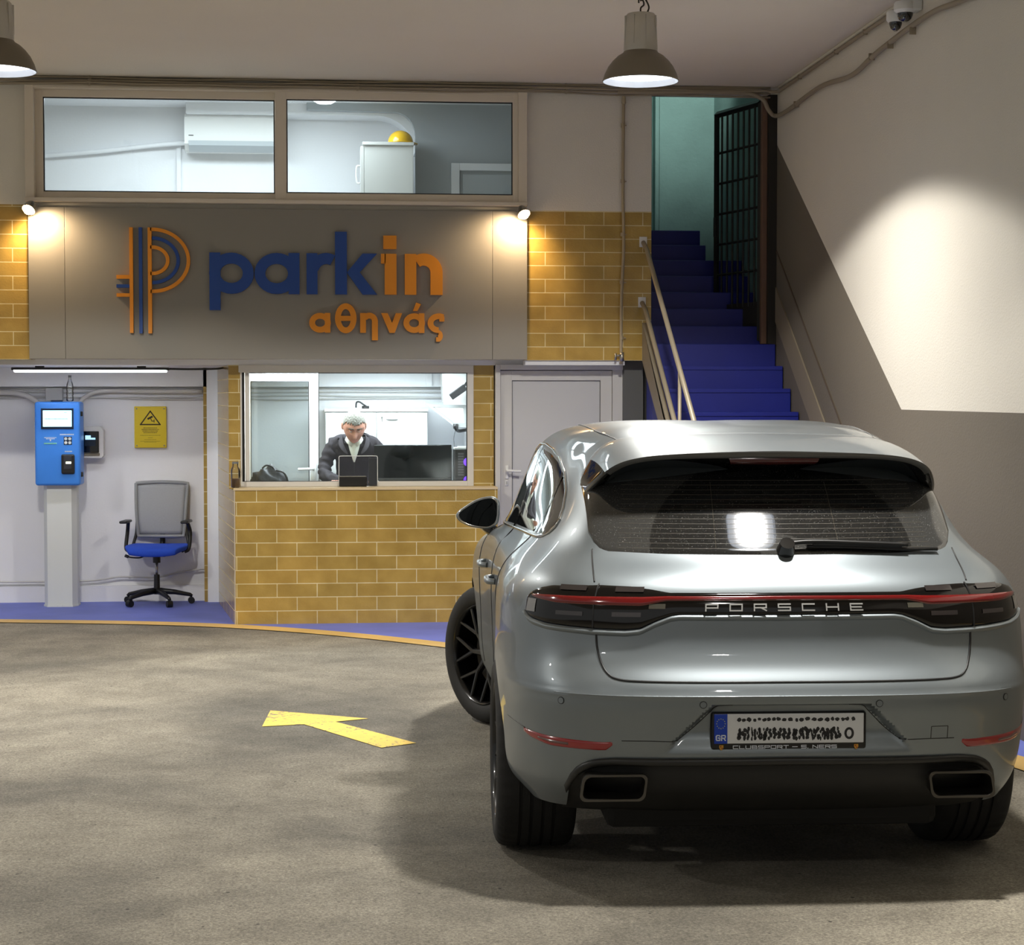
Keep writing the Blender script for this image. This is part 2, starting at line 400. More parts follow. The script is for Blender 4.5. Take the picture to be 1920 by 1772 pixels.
# ceiling, side walls, rear wall
bm = BM(); box(bm, -7, WX + .2, -4, FY + 0.15, CZ, CZ + .15); struct('ceiling', bm, CEIL)
bm = BM()
def face3(bm, pts, mi=0):
    f = bm.faces.new([bm.verts.new(p) for p in pts]); f.material_index = mi; return f
face3(bm, [(WX, 14.62, 0), (WX, 14.62, 3.84), (WX, 11.158, 1.665), (WX, -4, 1.63), (WX, -4, 0)], 1)
face3(bm, [(WX, 14.62, 3.84), (WX, 14.62, CZ), (WX, -4, CZ), (WX, -4, 1.63), (WX, 11.158, 1.665)], 0)
bmesh.ops.triangulate(bm, faces=bm.faces)
struct('wall_right', bm, [WHITE_WALL, GREY_LOW])
# facade (upper band) with window hole; white above, tile below
TO = dict(u0=1.02 - 0.1525 - .01, v0=2.026 + 0.001)
bm = BM()
box(bm, -7, -2.281, FY, FY + .2, 3.19, CZ); box(bm, 1.498, 2.474, FY, FY + .2, 3.18, CZ)
box(bm, -2.281, 1.498, FY + .002, FY + .2, 4.07, CZ); box(bm, 2.474, WX, FY + .002, FY + .2, 4.10, CZ)
box(bm, -2.281, 1.498, FY + .012, FY + .2, 2.03, 3.215)
struct('wall_facade', bm, WHITE_WALL)
bm = BM(); box(bm, 1.49, 2.474, FY, FY + .2, 2.026, 3.18); uvbox(bm, -0.008 + 1.5, 2.026 - 0.1045)
struct('wall_facade', bm, TILE)
bm = BM(); box(bm, -7, -2.26, FY, FY + .2, 2.026, 3.19); uvbox(bm, 0.05, 2.026)
struct('wall_facade', bm, TILE)
bm = BM(); box(bm, 1.49, 2.27, FY + .02, FY + .2, 1.99, 2.026); box(bm, -7, 2.474, FY + .2, BY, 1.99, 2.2); struct('wall_facade', bm, ROOM_WHITE)
# counter with chamfered left side
bm = BM(); prism(bm, [(-0.745, 14.353), (1.27, 14.353), (1.27, 14.75), (-0.80, 14.75)], 'xy', 0, 1.03)
uvbox(bm, -0.425 - 0.1525, 0.0); struct('wall_counter', bm, TILE)
bm = BM(); prism(bm, [(-0.7451, 14.352), (-0.802, 14.752), (-0.96, 15.9), (-0.93, 15.9), (-0.70, 14.5)], 'xy', 0, 1.03)
uvbox(bm, 0, 0); struct('wall_counter', bm, TILE)
bm = BM(); prism(bm, [(-0.798, 14.6), (-0.708, 14.6), (-0.708, 14.68), (-0.93, 15.9), (-0.96, 15.9)], 'xy', 1.03, 1.99)
uvbox(bm, -0.11, 0); struct('wall_counter', bm, TILE)
bm = BM(); box(bm, 1.103, 1.262, 14.6, 14.75, 1.03, 1.99); uvbox(bm, 0.02, 0.02); struct('wall_counter', bm, TILE)
bm = BM(); box(bm, -0.752, 1.272, 14.345, 14.62, 1.03, 1.045); struct('trim_1', bm, mat('ledge_grout', (206, 186, 148), 0.5))
bm = BM(); box(bm, -0.7475, -0.7395, 14.3485, 14.356, 0.0, 1.03); struct('trim_2', bm, mat('corner_bead', (186, 176, 158), 0.4))
# recess + back wall
bm = BM(); box(bm, -7, 2.474, BY, BY + .15, 0, 4.4); struct('wall_back', bm, ROOM_WHITE)
bm = BM(); box(bm, -7, 2.474, BY - .12, BY, 1.83, 1.99); struct('trim_3', bm, ROOM_WHITE)
bm = BM(); box(bm, -7, -1.06, BY - .035, BY, 0, 0.14); struct('baseboard_back', bm, ROOM_WHITE)
bm = BM(); box(bm, -1.055, -0.957, 15.95, BY, 0, 1.99); struct('trim_4', bm, ROOM_WHITE)
bm = BM(); box(bm, -1.085, -1.055, 15.98, BY, 0, 1.99); uvbox(bm, 0.1, 0); struct('trim_5', bm, TILE)
# upper room: ceiling and arched partition
bm = BM(); box(bm, -7, 2.474, FY + .2, BY, 4.19, 4.3); struct('ceiling', bm, ROOM_WHITE)
bm = BM()
pts = [(2.47, 2.2), (0.70, 2.2), (0.70, 3.93)] + [(0.70 - .17 + .17 * cos(radians(a)), 3.93 + .19 * sin(radians(a))) for a in range(15, 91, 15)] + [(-0.2, 4.13), (-0.2, 4.19), (2.47, 4.19)]
prism(bm, pts, 'xz', 15.72, 15.8)
struct('wall_partition', bm, mat('grey_partition', (168, 174, 178), 0.8, noise=0.03, nscale=2))
bm = BM()
prism(bm, [(0.70, 3.80)] + [(0.70 - .32 + .32 * cos(radians(a)), 3.80 + .3 * sin(radians(a))) for a in range(0, 91, 10)] + [(-1.2, 4.10), (-1.2, 4.19), (.72, 4.19), (.72, 3.8)], 'xz', 15.8, BY)
struct('trim_6', bm, ROOM_WHITE, smooth=False)
# wall between facade and stairs, dark grey stub beside the door
bm = BM(); box(bm, 2.28, 2.44, 14.56, 14.7, 0, 2.026); struct('wall_stub', bm, mat('dark_grey_paint', (92, 92, 90), 0.7, noise=0.05, nscale=3))
bm = BM(); box(bm, 2.45, 2.478, FY + .01, 17.4, 0, 5.6); struct('wall_stairwell', bm, mat('dark_jamb', (58, 60, 54), 0.7))
bm = BM(); box(bm, 2.478, 2.93, 17.0, 17.15, 2.0, 5.6); box(bm, 2.93, 3.6, 16.85, 17.15, 2.0, 5.6); box(bm, 2.965, 2.985, 16.83, 16.86, 3.2, 5.6)
box(bm, WX, WX + .1, 14.62, 17.15, 2.0, 5.6)
struct('wall_stairwell', bm, TEAL)
bm = BM(); box(bm, 2.4, 3.6, FY + .2, 17.2, 5.6, 5.7); struct('ceiling', bm, TEAL)
# opening jamb: dark reveal with rusty post
bm = BM(); box(bm, 3.405, WX - .001, FY + .01, FY + .2, 2.15, 4.10); struct('trim_7', bm, mat('dark_reveal', (40, 36, 30), 0.8))
bm = BM(); box(bm, 3.362, 3.404, FY + .06, FY + .12, 2.16, 4.09, 0.004); struct('trim_8', bm, mat('rusty_post', (112, 84, 66), 0.7, noise=0.2, nscale=9))
# staircase
st = thing('staircase', 'blue painted concrete staircase rising through the tall opening beside the right wall', 'stairs', (2.95, 12.9, 0))
o0 = Vector(st.location)
for i in range(0, 13):
    bm = BM(); z = 2.156 - .175 * i; y = 14.4 - .25 * i
    d = .25 if i else .22
    box(bm, (2.44 if i else 2.480) - o0.x, 3.462 - o0.x, y - o0.y, y + d - o0.y, 0.0045, z, 0.006)
    if i: box(bm, 2.455 - o0.x, 3.455 - o0.x, y - .008 - o0.y, y + .02 - o0.y, z - .03, z - .004)
    finish('step', bm, BLUE_STEP, st)
for i in range(1, 8):
    bm = BM(); z = 2.156 + .148 * i; y = 14.62 + .25 * (i - 1)
    box(bm, 2.479 - o0.x, (3.46 if i < 6 else 3.2) - o0.x, y - o0.y, y + (.25 if i < 7 else .7) - o0.y, z - .4, z, 0.005)
    finish('step', bm, BLUE_STEP, st)
bm = BM()
prism(bm, [(14.4 - o0.y, 2.02), (14.4 - o0.y, 2.32), (14.4 - 3.0 - o0.y, 0.22), (14.4 - 3.0 - o0.y, 0.0), (14.1 - 2.9 - o0.y, 0.0)], 'yz', 2.405 - o0.x, 2.438 - o0.x)
finish('stringer', bm, mat('stringer_paint', (138, 128, 110), 0.6), st)
bm = BM()
prism(bm, [(14.4, 2.33), (14.4, 2.60), (11.3, 0.43), (11.3, 0.16)], 'yz', WX - .012, WX - .001)
struct('trim_9', bm, mat('skirting_beige', (134, 124, 106), 0.6))
bm = BM(); prism(bm, [(14.4, 2.87), (14.4, 2.89), (11.3, 0.72), (11.3, 0.70)], 'yz', WX - .006, WX - .0005); struct('trim_10', bm, mat('groove_brown', (84, 72, 58), 0.7))

# =================================================================== GATE
g = thing('barred_gate', 'dark metal gate of vertical bars standing open at the head of the stairs', 'gate', (3.385, 14.62, 2.17))
dv = Vector((3.175 - 3.385, 15.30 - 14.62, 0)); GLn = dv.length; dv.normalize()
DK = mat('gate_paint', (44, 44, 40), 0.55, 0.3)
gz = 1.90
def gpt(s, z): return dv * s + Vector((0, 0, z))
bm = BM()
for a, b, r in (((0, 0.02), (0, gz), .022), ((GLn, .02), (GLn, gz), .022), ((0, gz), (GLn, gz), .028), ((0, .03), (GLn, .03), .022)):
    tube(bm, [gpt(*a), gpt(*b)], r, 4)
finish('frame', bm, DK, g)
for i in range(1, 8):
    bm = BM(); tube(bm, [gpt(GLn * i / 8, .3), gpt(GLn * i / 8, gz)], .009, 8); finish('bar', bm, DK, g)
for z in (.58, .83, 1.08, 1.33, 1.58):
    bm = BM(); tube(bm, [gpt(0, z), gpt(GLn, z)], .011, 4); finish('crossbar', bm, DK, g)
bm = BM(); n = Vector((-dv.y, dv.x, 0)) * .004
P = [gpt(0, .03), gpt(GLn, .03), gpt(GLn, .33), gpt(0, .33)]
A = [bm.verts.new(p + n) for p in P]; B = [bm.verts.new(p - n) for p in P]; bm.faces.new(A); bm.faces.new(B[::-1])
for i in range(4): bm.faces.new((A[i], A[(i + 1) % 4], B[(i + 1) % 4], B[i]))
finish('kick_plate', bm, mat('gate_plate', (50, 47, 40), 0.6), g)
bm = BM(); box(bm, -.02, .02, -.02, .02, .9, 1.06); bmesh.ops.translate(bm, vec=gpt(GLn + .005, 0), verts=bm.verts); finish('lock_box', bm, DK, g)

# =================================================================== WINDOWS / DOOR
w = tag(bpy.data.objects.new('window_1', None), kind='structure'); COL.objects.link(w); w.location = (-0.39, 14.4, 3.64)
def W(x, y, z): return (x + 0.39, y - 14.4, z - 3.64)
def wbox(bm, x0, x1, y0, y1, z0, z1, bev=0.004):
    a = W(x0, y0, z0); b = W(x1, y1, z1); box(bm, a[0], b[0], a[1], b[1], a[2], b[2], bev)
bm = BM(); wbox(bm, -2.281, -2.215, 14.33, 14.5, 3.215, 4.085); wbox(bm, 1.43, 1.498, 14.33, 14.5, 3.215, 4.085)
wbox(bm, -2.281, 1.498, 14.34, 14.5, 4.055, 4.10); wbox(bm, -2.281, 1.498, 14.30, 14.5, 3.205, 3.235)
finish('outer_frame', bm, FRAME, w)
def sash(x0, x1, gx0, gx1, yo, z0=3.232, z1=4.06, gz0=3.292, gz1=4.0):
    bm = BM()
    wbox(bm, x0, gx0, yo, yo + .05, z0, z1, 0.006); wbox(bm, gx1, x1, yo, yo + .05, z0, z1, 0.006)
    wbox(bm, gx0 - .01, gx1 + .01, yo + .001, yo + .049, z0, gz0, 0.006); wbox(bm, gx0 - .01, gx1 + .01, yo + .001, yo + .049, gz1, z1, 0.006)
    s = finish('sash', bm, FRAME, w)
    bm = BM()
    for a in ((gx0 - .001, gx0 + .008, gz0, gz1), (gx1 - .008, gx1 + .001, gz0, gz1), (gx0, gx1, gz0 - .001, gz0 + .008), (gx0, gx1, gz1 - .008, gz1 + .001)):
        wbox(bm, a[0], a[1], yo + .012, yo + .03, a[2], a[3], 0)
    finish('gasket', bm, BLACK, s)
    bm = BM(); wbox(bm, gx0 + .006, gx1 - .006, yo + .02, yo + .024, gz0 + .006, gz1 - .006, 0); finish('glass_pane', bm, GLASS, s)
sash(-2.225, -0.40, -2.158, -0.428, 14.41); sash(-0.425, 1.44, -0.337, 1.387, 14.35)
# booth window
w2 = tag(bpy.data.objects.new('window_2', None), kind='structure'); COL.objects.link(w2); w2.location = (0.2, 14.6, 1.045)
def b2(bm, x0, x1, y0, y1, z0, z1, bev=0.003): box(bm, x0 - .2, x1 - .2, y0 - 14.6, y1 - 14.6, z0 - 1.045, z1 - 1.045, bev)
bm = BM(); b2(bm, -.72, 1.103, 14.585, 14.68, 1.932, 1.99); b2(bm, 1.053, 1.103, 14.587, 14.68, 1.045, 1.94)
b2(bm, -.708, 0.052, 14.59, 14.68, 1.045, 1.085); b2(bm, .352, 1.06, 14.59, 14.68, 1.045, 1.085)
b2(bm, -.708, -.695, 14.592, 14.68, 1.05, 1.935); b2(bm, -.672, -.64, 14.62, 14.69, 1.07, 1.935)
finish('frame', bm, FRAME_W, w2)
bm = BM(); b2(bm, -.694, -.678, 14.61, 14.66, 1.08, 1.935); b2(bm, -.64, 1.055, 14.60, 14.62, 1.926, 1.934, 0); b2(bm, 1.046, 1.054, 14.6, 14.62, 1.08, 1.93, 0); b2(bm, .36, 1.05, 14.6, 14.62, 1.082, 1.089, 0); b2(bm, -.68, .05, 14.6, 14.62, 1.082, 1.089, 0)
finish('gasket', bm, BLACK, w2)
bm = BM(); b2(bm, -.64, 1.05, 14.63, 14.634, 1.285, 1.93, 0); b2(bm, -.64, .05, 14.63, 14.634, 1.087, 1.285, 0); b2(bm, .353, 1.05, 14.63, 14.634, 1.087, 1.285, 0); finish('glass_pane', bm, GLASS, w2)
# door
d = tag(bpy.data.objects.new('door_1', None), kind='structure'); COL.objects.link(d); d.location = (1.77, 14.6, 0)
def d2(bm, x0, x1, y0, y1, z0, z1, bev=0.004): box(bm, x0 - 1.77, x1 - 1.77, y0 - 14.6, y1 - 14.6, z0, z1, bev)
DW = mat('door_white', (204, 202, 198), 0.4)
bm = BM(); d2(bm, 1.271, 1.312, 14.56, 14.72, 0.005, 1.996); d2(bm, 2.20, 2.281, 14.58, 14.7, 0.005, 1.996); d2(bm, 1.271, 2.281, 14.565, 14.7, 1.955, 1.998); finish('frame', bm, DW, d)
bm = BM(); d2(bm, 1.315, 1.406, 14.60, 14.65, 0.02, 1.95); d2(bm, 2.107, 2.198, 14.6, 14.65, 0.02, 1.95); d2(bm, 1.40, 2.11, 14.601, 14.649, 1.872, 1.95); d2(bm, 1.40, 2.11, 14.601, 14.649, 0.02, .16)
lf = finish('leaf', bm, DW, d)
bm = BM(); d2(bm, 1.40, 2.11, 14.618, 14.64, .15, 1.88, 0); finish('panel', bm, mat('door_panel', (196, 196, 196), 0.5), lf)
bm = BM()
for a in ((1.403, 1.41), (2.103, 2.11)): d2(bm, a[0], a[1], 14.612, 14.622, .15, 1.875, 0)
d2(bm, 1.403, 2.11, 14.612, 14.622, 1.868, 1.875, 0); finish('gasket', bm, BLACK, lf)
bm = BM(); d2(bm, 1.352, 1.378, 14.588, 14.602, 1.10, 1.205, .004); tube(bm, [(1.366 - 1.77, -.01, 1.165), (1.366 - 1.77, -.05, 1.165), (1.385 - 1.77, -.058, 1.165), (1.47 - 1.77, -.058, 1.16)], .010, 10)
finish('handle', bm, WHITE_PL, lf, True, angle=40)
bm = BM(); d2(bm, 1.352, 1.376, 14.59, 14.602, 1.045, 1.09, .005); finish('lock_plate', bm, WHITE_PL, lf)
bm = BM(); d2(bm, 1.36, 1.367, 14.586, 14.591, 1.055, 1.08, 0); finish('keyhole', bm, STEEL, lf)
# upper-room door frame on partition
d = tag(bpy.data.objects.new('door_2', None), kind='structure'); COL.objects.link(d); d.location = (1.5, 15.72, 2.2)
bm = BM(); box(bm, -.50, -.43, -.03, 0, 0, 1.50, .004); box(bm, -.43, .63, -.029, 0, 1.44, 1.50, .004); box(bm, .63, .7, -.03, 0, 0, 1.5, .004)
finish('frame', bm, ROOM_WHITE, d)
bm = BM(); box(bm, -.40, .6, -.012, 0, 0, 1.41, .003); finish('leaf', bm, mat('grey_leaf', (176, 182, 186), 0.6), d)

# =================================================================== SIGN
s = thing('facade_sign', 'wide grey sign board with raised blue and orange letters and striped logo', 'sign', (-0.39, 14.345, 2.6))
GS = mat('sign_grey', (134, 130, 122), 0.5, 0.0, noise=0.02, nscale=2, bump=0.04, bscale=200)
ORG = mat('sign_orange', (222, 140, 26), 0.45); SBL = mat('sign_blue', (22, 66, 142), 0.45)
def sx(x): return x + 0.39
def sz(z): return z - 2.6
bm = BM(); box(bm, sx(-2.265), sx(-1.998), 0, .06, sz(2.03), sz(3.168), .002); box(bm, sx(-1.996), sx(1.23), 0, .06, sz(2.03), sz(3.168), .002); box(bm, sx(1.232), sx(1.499), 0, .06, sz(2.03), sz(3.168), .002)
finish('board', bm, GS, s)
LY0, LY1 = -.032, -.001
# logo
bm = BM()
def lbar(bm, x0, x1, z0, z1): box(bm, sx(x0), sx(x1), LY0 - .0012, LY1, sz(z0), sz(z1))
px2 = lambda x: -2.203 + (x - 57) * (3.652 / 907.) + 0.0
lbar(bm, -1.515, -1.489, 2.225, 3.018); lbar(bm, -1.612, -1.513, 2.632, 2.66); lbar(bm, -1.612, -1.513, 2.497, 2.523)
finish('logo_bar', bm, ORG, s)
bm = BM(); lbar(bm, -1.445, -1.42, 2.222, 3.018); finish('logo_bar', bm, SBL, s)
bm = BM(); lbar(bm, -1.612, -1.515, 2.565, 2.59); finish('logo_bar', bm, SBL, s)
cx0, cz0 = -1.345, 2.772
bm = BM(); lbar(bm, -1.378, -1.350, 2.222, 3.018)
arc(bm, sx(cx0), sz(cz0), .282, .246, .026, -90, 90, LY0, LY1); lbar(bm, -1.36, cx0, 2.992, 3.018); lbar(bm, -1.36, cx0, 2.526, 2.552)
arc(bm, sx(cx0), sz(cz0), .128, .112, .026, -90, 90, LY0, LY1); lbar(bm, -1.36, cx0, 2.858, 2.884); lbar(bm, -1.36, cx0, 2.660, 2.686)
finish('logo_arch', bm, ORG, s)
bm = BM(); arc(bm, sx(cx0), sz(cz0), .205, .180, .025, -90, 90, LY0, LY1); finish('logo_arch', bm, SBL, s)
Z0, XH = 2.523, 2.834   # baseline, x-height
RC = (Z0 + XH) / 2; RR = (XH - Z0) / 2
def letter(m, fn):
    bm = BM(); fn(bm); finish('letter', bm, m, s)
# p
letter(SBL, lambda bm: (arc(bm, sx(-.755), sz(RC), RR + .012, RR, .082, 0, 360, LY0, LY1), lbar(bm, -.920, -.838, 2.40, XH)))
letter(SBL, lambda bm: (arc(bm, sx(-.415), sz(RC), RR + .012, RR, .082, 0, 360, LY0, LY1), lbar(bm, -.325, -.243, Z0, XH)))
letter(SBL, lambda bm: (lbar(bm, -.190, -.107, Z0, XH), arc(bm, sx(-.040), sz(RC + .005), .145, RR - .003, .083, 62, 165, LY0 + .001, LY1)))
def kk(bm):
    lbar(bm, .026, .116, Z0, 2.998)
    prism(bm, [(sx(a), sz(b)) for a, b in ((.115, 2.690), (.235, XH), (.345, XH), (.212, 2.690))], 'xz', LY0 + .001, LY1)
    prism(bm, [(sx(a), sz(b)) for a, b in ((.115, 2.690), (.212, 2.692), (.345, Z0), (.235, Z0))], 'xz', LY0, LY1)
letter(SBL, kk)
letter(ORG, lambda bm: (lbar(bm, .393, .493, 2.87, 2.972), lbar(bm, .403, .493, Z0, XH), lbar(bm, .375, .41, XH - .075, XH)))
letter(ORG, lambda bm: (lbar(bm, .556, .644, Z0, XH), lbar(bm, .752, .845, Z0, 2.70), arc(bm, sx(.702), sz(2.69), .143, XH + .004 - 2.69, .092, 0, 125, LY0 + .001, LY1)))
# second line, Greek letters
z0, xh = 2.232, 2.382; rc = (z0 + xh) / 2; rr = (xh - z0) / 2; tw = .044
def alpha(x):
    return lambda bm: (arc(bm, sx(x + .082), sz(rc), .082, rr, tw, 0, 360, LY0, LY1), lbar(bm, x + .118, x + .160, z0, xh))
letter(ORG, alpha(-.171))
letter(ORG, lambda bm: (arc(bm, sx(.106), sz(z0 + .11), .082, .114, tw, 0, 360, LY0, LY1), lbar(bm, .05, .165, z0 + .09, z0 + .128)))
letter(ORG, lambda bm: (lbar(bm, .215, .259, z0, xh), lbar(bm, .305, .350, 2.175, 2.33), arc(bm, sx(.285), sz(xh - .065), .065, .068, tw, 0, 150, LY0 + .001, LY1)))
letter(ORG, lambda bm: (prism(bm, [(sx(a), sz(b)) for a, b in ((.375, xh), (.425, xh), (.470, z0 + .05), (.462, z0), (.440, z0))], 'xz', LY0, LY1), prism(bm, [(sx(a), sz(b)) for a, b in ((.535, xh), (.487, xh), (.448, z0 + .05), (.452, z0), (.478, z0))], 'xz', LY0 + .001, LY1)))
letter(ORG, lambda bm: (alpha(.545)(bm), prism(bm, [(sx(a), sz(b)) for a, b in ((.618, xh + .018), (.652, xh + .018), (.680, xh + .07), (.642, xh + .082))], 'xz', LY0, LY1)))
letter(ORG, lambda bm: (arc(bm, sx(.815), sz(rc), .085, rr, tw, 60, 270, LY0, LY1), arc(bm, sx(.812), sz(2.21), .034, .044, .04, -90, 90, LY0 + .001, LY1), lbar(bm, .82, .858, xh - .062, xh - .022), lbar(bm, .795, .825, 2.166, 2.2)))
# cable clip line over the sign
# two warm spotlights at the upper corners
for i, (x, sg) in enumerate(((-2.235, 1), (1.455, -1))):
    t = thing('spotlight', 'small lit warm spotlight at the top %s corner of the grey sign' % ('left' if sg > 0 else 'right'), 'spotlight', (x, 14.27, 3.165), 0, 'spotlights over the sign')
    bm = BM(); tube(bm, [(0, .07, .035), (0, .0, .03), (0, -.01, .0)], .009, 8); finish('bracket', bm, mat('copper_bracket', (170, 120, 80), 0.4, 0.6), t)
    bm = BM()
    M_ = Matrix.Translation((0, -.02, -.01)) @ Matrix.Rotation(radians(sg * 20), 4, 'Y') @ Matrix.Rotation(radians(-38), 4, 'X')
    lathe(bm, [(0.0, .05), (.026, .045), (.04, .02), (.052, -.03), (.048, -.03), (.042, -.012), (0, -.012)], (0, 0, 0), 24)
    bmesh.ops.transform(bm, matrix=M_, verts=bm.verts); finish('shade', bm, STEEL, t, True, angle=40)
    bm = BM(); lathe(bm, [(0, -.060), (.026, -.054), (.043, -.030), (0.045, -.014), (0, -.014)], (0, 0, 0), 20); bmesh.ops.transform(bm, matrix=M_, verts=bm.verts)
    finish('bulb', bm, mat('warm_bulb', (255, 220, 160), 0.4, emit=(255, 206, 140), estr=45), t, True)
    light('spotlight_lamp', 'SPOT', (x + sg * .03, 14.19, 3.10), 30, (1.0, 0.72, 0.42), (radians(38), 0, radians(sg * -25)), spot_size=radians(150), spot_blend=0.8, shadow_soft_size=.03)
# =================================================================== HIGH BAY LAMPS
SHADE = mat('lamp_shade_grey', (120, 112, 98), 0.45, 0.35); HOUS = mat('lamp_housing', (188, 184, 176), 0.35, 0.5, noise=0.1, nscale=6)
INNER = mat('lamp_reflector', (225, 228, 232), 0.25, 0.3); LENS = mat('lamp_lens', (255, 255, 255), 0.3, emit=(236, 243, 255), estr=3.2)
def make_lamp():
    t = thing('high_bay_lamp', 'x', 'lamp', (0, 0, 0), 0, 'high bay lamps')
    bm = BM(); lathe(bm, [(.222, 0), (.226, .004), (.222, .012), (.212, .045), (.192, .085), (.165, .12), (.135, .148), (.105, .166), (.10, .175), (.0, .176)], seg=56)
    o = finish('shade', bm, SHADE, t, True, angle=40)
    bm = BM(); lathe(bm, [(.221, .001), (.208, .045), (.186, .085), (.158, .118), (.12, .148), (.0, .158)], seg=56)
    finish('reflector', bm, INNER, t, True)
    bm = BM(); lathe(bm, [(0, .032), (.15, .034), (.205, .036), (.205, .040), (0, .040)], seg=48); finish('lens', bm, LENS, t, True, angle=30)
    bm = BM(); lathe(bm, [(0, .174), (.098, .174), (.100, .19), (.096, .30), (.088, .385), (.080, .395), (0, .397)], seg=40)
    finish('housing', bm, HOUS, t, True, angle=35)
    for k in range(8):
        bm = BM(); a = k * pi / 4 + .2
        M_ = Matrix.Rotation(a, 4, 'Z'); box(bm, .084, .101, -.003, .003, .21, .38, .002); bmesh.ops.transform(bm, matrix=M_, verts=bm.verts); finish('cooling_fin', bm, HOUS, t)
    bm = BM(); tube(bm, smoothpath([(0, 0, .39), (0, 0, .43), (.018, 0, .45), (.012, 0, .475), (-.01, 0, .48), (-.012, 0, .46)]), .005, 8)
    tube(bm, [(0, 0, .47), (0, 0, .51)], .004, 6); tube(bm, smoothpath([(.03, 0, .39), (.05, .01, .44), (.02, .01, .50), (0, 0, .53)]), .005, 6)
    finish('hook', bm, mat('hook_dark', (60, 56, 50), 0.5, 0.6), t, True)
    bm = BM(); lathe(bm, [(0, .51), (.035, .51), (.04, .53), (.04, .549), (0, .549)], seg=24); finish('ceiling_rose', bm, mat('rose', (90, 86, 80), 0.5), t, True, angle=40)
    return t
lp = make_lamp()
LBL = ['lit dome shaped high bay lamp hanging above the silver car near the stairs', 'lit dome shaped high bay lamp cut by the left edge above the upper window',
       'dome shaped high bay lamp over the rear of the car, out of frame', 'dome shaped high bay lamp added unseen behind the viewer on the right for bounce light', 'dome shaped high bay lamp added unseen behind the viewer on the left for bounce light', 'dome shaped high bay lamp added unseen far left near the facade for bounce light', 'dome shaped high bay lamp added unseen far left over the open asphalt for bounce light']
for i, (x, y) in enumerate(LAMP_SPOTS):
    t = lp if i == 0 else copy_tree(lp)
    t.location = (x, y, LAMP_Z); t['label'] = LBL[i]
    L_ = light('high_bay_light', 'SPOT', (x, y, LAMP_Z - .004), LAMP_W * (1 if i < 3 else .22 if i < 5 else .9), NEUT, spot_size=radians(144), spot_blend=.13, shadow_soft_size=.11); cosine_output(L_, 1.75, .12)

# =================================================================== CAMERAS ON THE WALL
DOME = mat('camera_dome', (12, 12, 14), 0.05, coat=1)
for i, (x, y, z, r) in enumerate(((3.390, 11.08, 4.02, .055), (3.380, 10.86, 4.03, .066))):
    t = thing('dome_camera', ['white dome security camera lower and farther on the right wall', 'larger white dome security camera with bracket nearest on the right wall'][i], 'security camera', (x, y, z), 0, 'dome cameras')
    bm = BM(); lathe(bm, [(0, .045), (r * .9, .045), (r, .035), (r * 1.02, -.005), (r * .78, -.022), (0, -.022)], seg=32); finish('housing', bm, WHITE_PL, t, True, angle=40)
    bm = BM(); lathe(bm, [(r * .72, -.02), (r * .7, -.035), (r * .55, -.056), (r * .3, -.068), (0, -.072)], seg=28); finish('dome', bm, DOME, t, True)
    bm = BM(); lathe(bm, [(0, -.03), (.012, -.03), (.012, -.0735), (0, -.0735)], seg=12); finish('lens', bm, STEEL, t, True, angle=40)
    bm = BM(); box(bm, -.02, WX - x - .001, -.06, .06, -.012, .055, .01); finish('wall_bracket', bm, WHITE_PL, t)

# =================================================================== CABLES / PIPES
def cable(name, pts, r, label, cat, m=CABLE, grp=None, clips=(), n=8, par=None):
    bm = BM(); P = smoothpath(pts, n); tube(bm, P, r, 8)
    o = tag(finish(name, bm, m, None, True), label, cat, grp)
    for c in clips:
        p = Vector(c); bm = BM(); box(bm, p.x - r * 1.15, p.x + r * 1.15, p.y - .006, p.y + .006, p.z - r * 1.3, p.z + r * 1.25, .001)
        k = finish('clip', bm, m, o)
    return o
rnd = random.Random(3)
for j, (z, r, dy) in enumerate(((4.138, .009, .014), (4.118, .010, .03), (4.098, .008, .016), (4.082, .007, .012))):
    P = []; xs = np.linspace(-3.4, 3.40, 18)
    for x in xs: P.append((x, FY - dy - (0.035 if -2.3 < x < 1.55 and z < 4.1 else 0) - .03, z + rnd.uniform(-.007, .007) - (.008 if z < 4.12 else 0)))
    cable('ceiling_cable', P, r, ['thin grey cable tight under the ceiling along the facade', 'thicker grey cable running just below the ceiling above the facade',
          'sagging grey cable third from the ceiling above the upper window', 'lowest thin grey cable above the upper window frame'][j], 'cable', CABLE, 'cables along the ceiling', clips=[P[i] for i in (4, 9, 13)])
cable('conduit', [(2.2, FY - .05, 4.118), (3.2, FY - .05, 4.125), (3.42, FY - .09, 4.105), (3.440, FY - .4, 4.10), (3.440, 12.8, 4.10), (3.440, 11.0, 4.10), (3.440, 8, 4.10), (3.440, 4, 4.10)], .013,
      'upper thin conduit along the ceiling edge of the right wall', 'conduit', CABLE, None, [(3.440, y, 4.10) for y in (13.6, 12.6, 11.9)])
cable('conduit', [(2.2, FY - .055, 4.09), (3.1, FY - .055, 4.10), (3.32, FY - .06, 4.06), (3.38, FY - .065, 3.97), (3.43, FY - .09, 3.92), (3.440, FY - .45, 3.91), (3.440, 13.0, 3.93), (3.440, 12.2, 3.875), (3.440, 11.6, 3.92), (3.440, 10.6, 3.95), (3.440, 9.6, 3.90), (3.440, 7, 3.95)], .017,
      'thicker wavy grey conduit bending round the corner onto the right wall', 'conduit', CABLE, None, [(3.440, y, 3.915) for y in (13.7, 11.75, 11.35, 10.9)])
cable('ceiling_moulding', [(3.455, FY - .1, 4.14), (3.455, 10, 4.14), (3.455, 4, 4.14)], .012, 'pale moulding cable hard against the ceiling corner of the right wall', 'cable', WHITE_WALL)
pp = thing('riser_pipe', 'slim beige vertical pipe on the tiled wall left of the stairs', 'pipe', (2.24, FY - .03, 2.0))
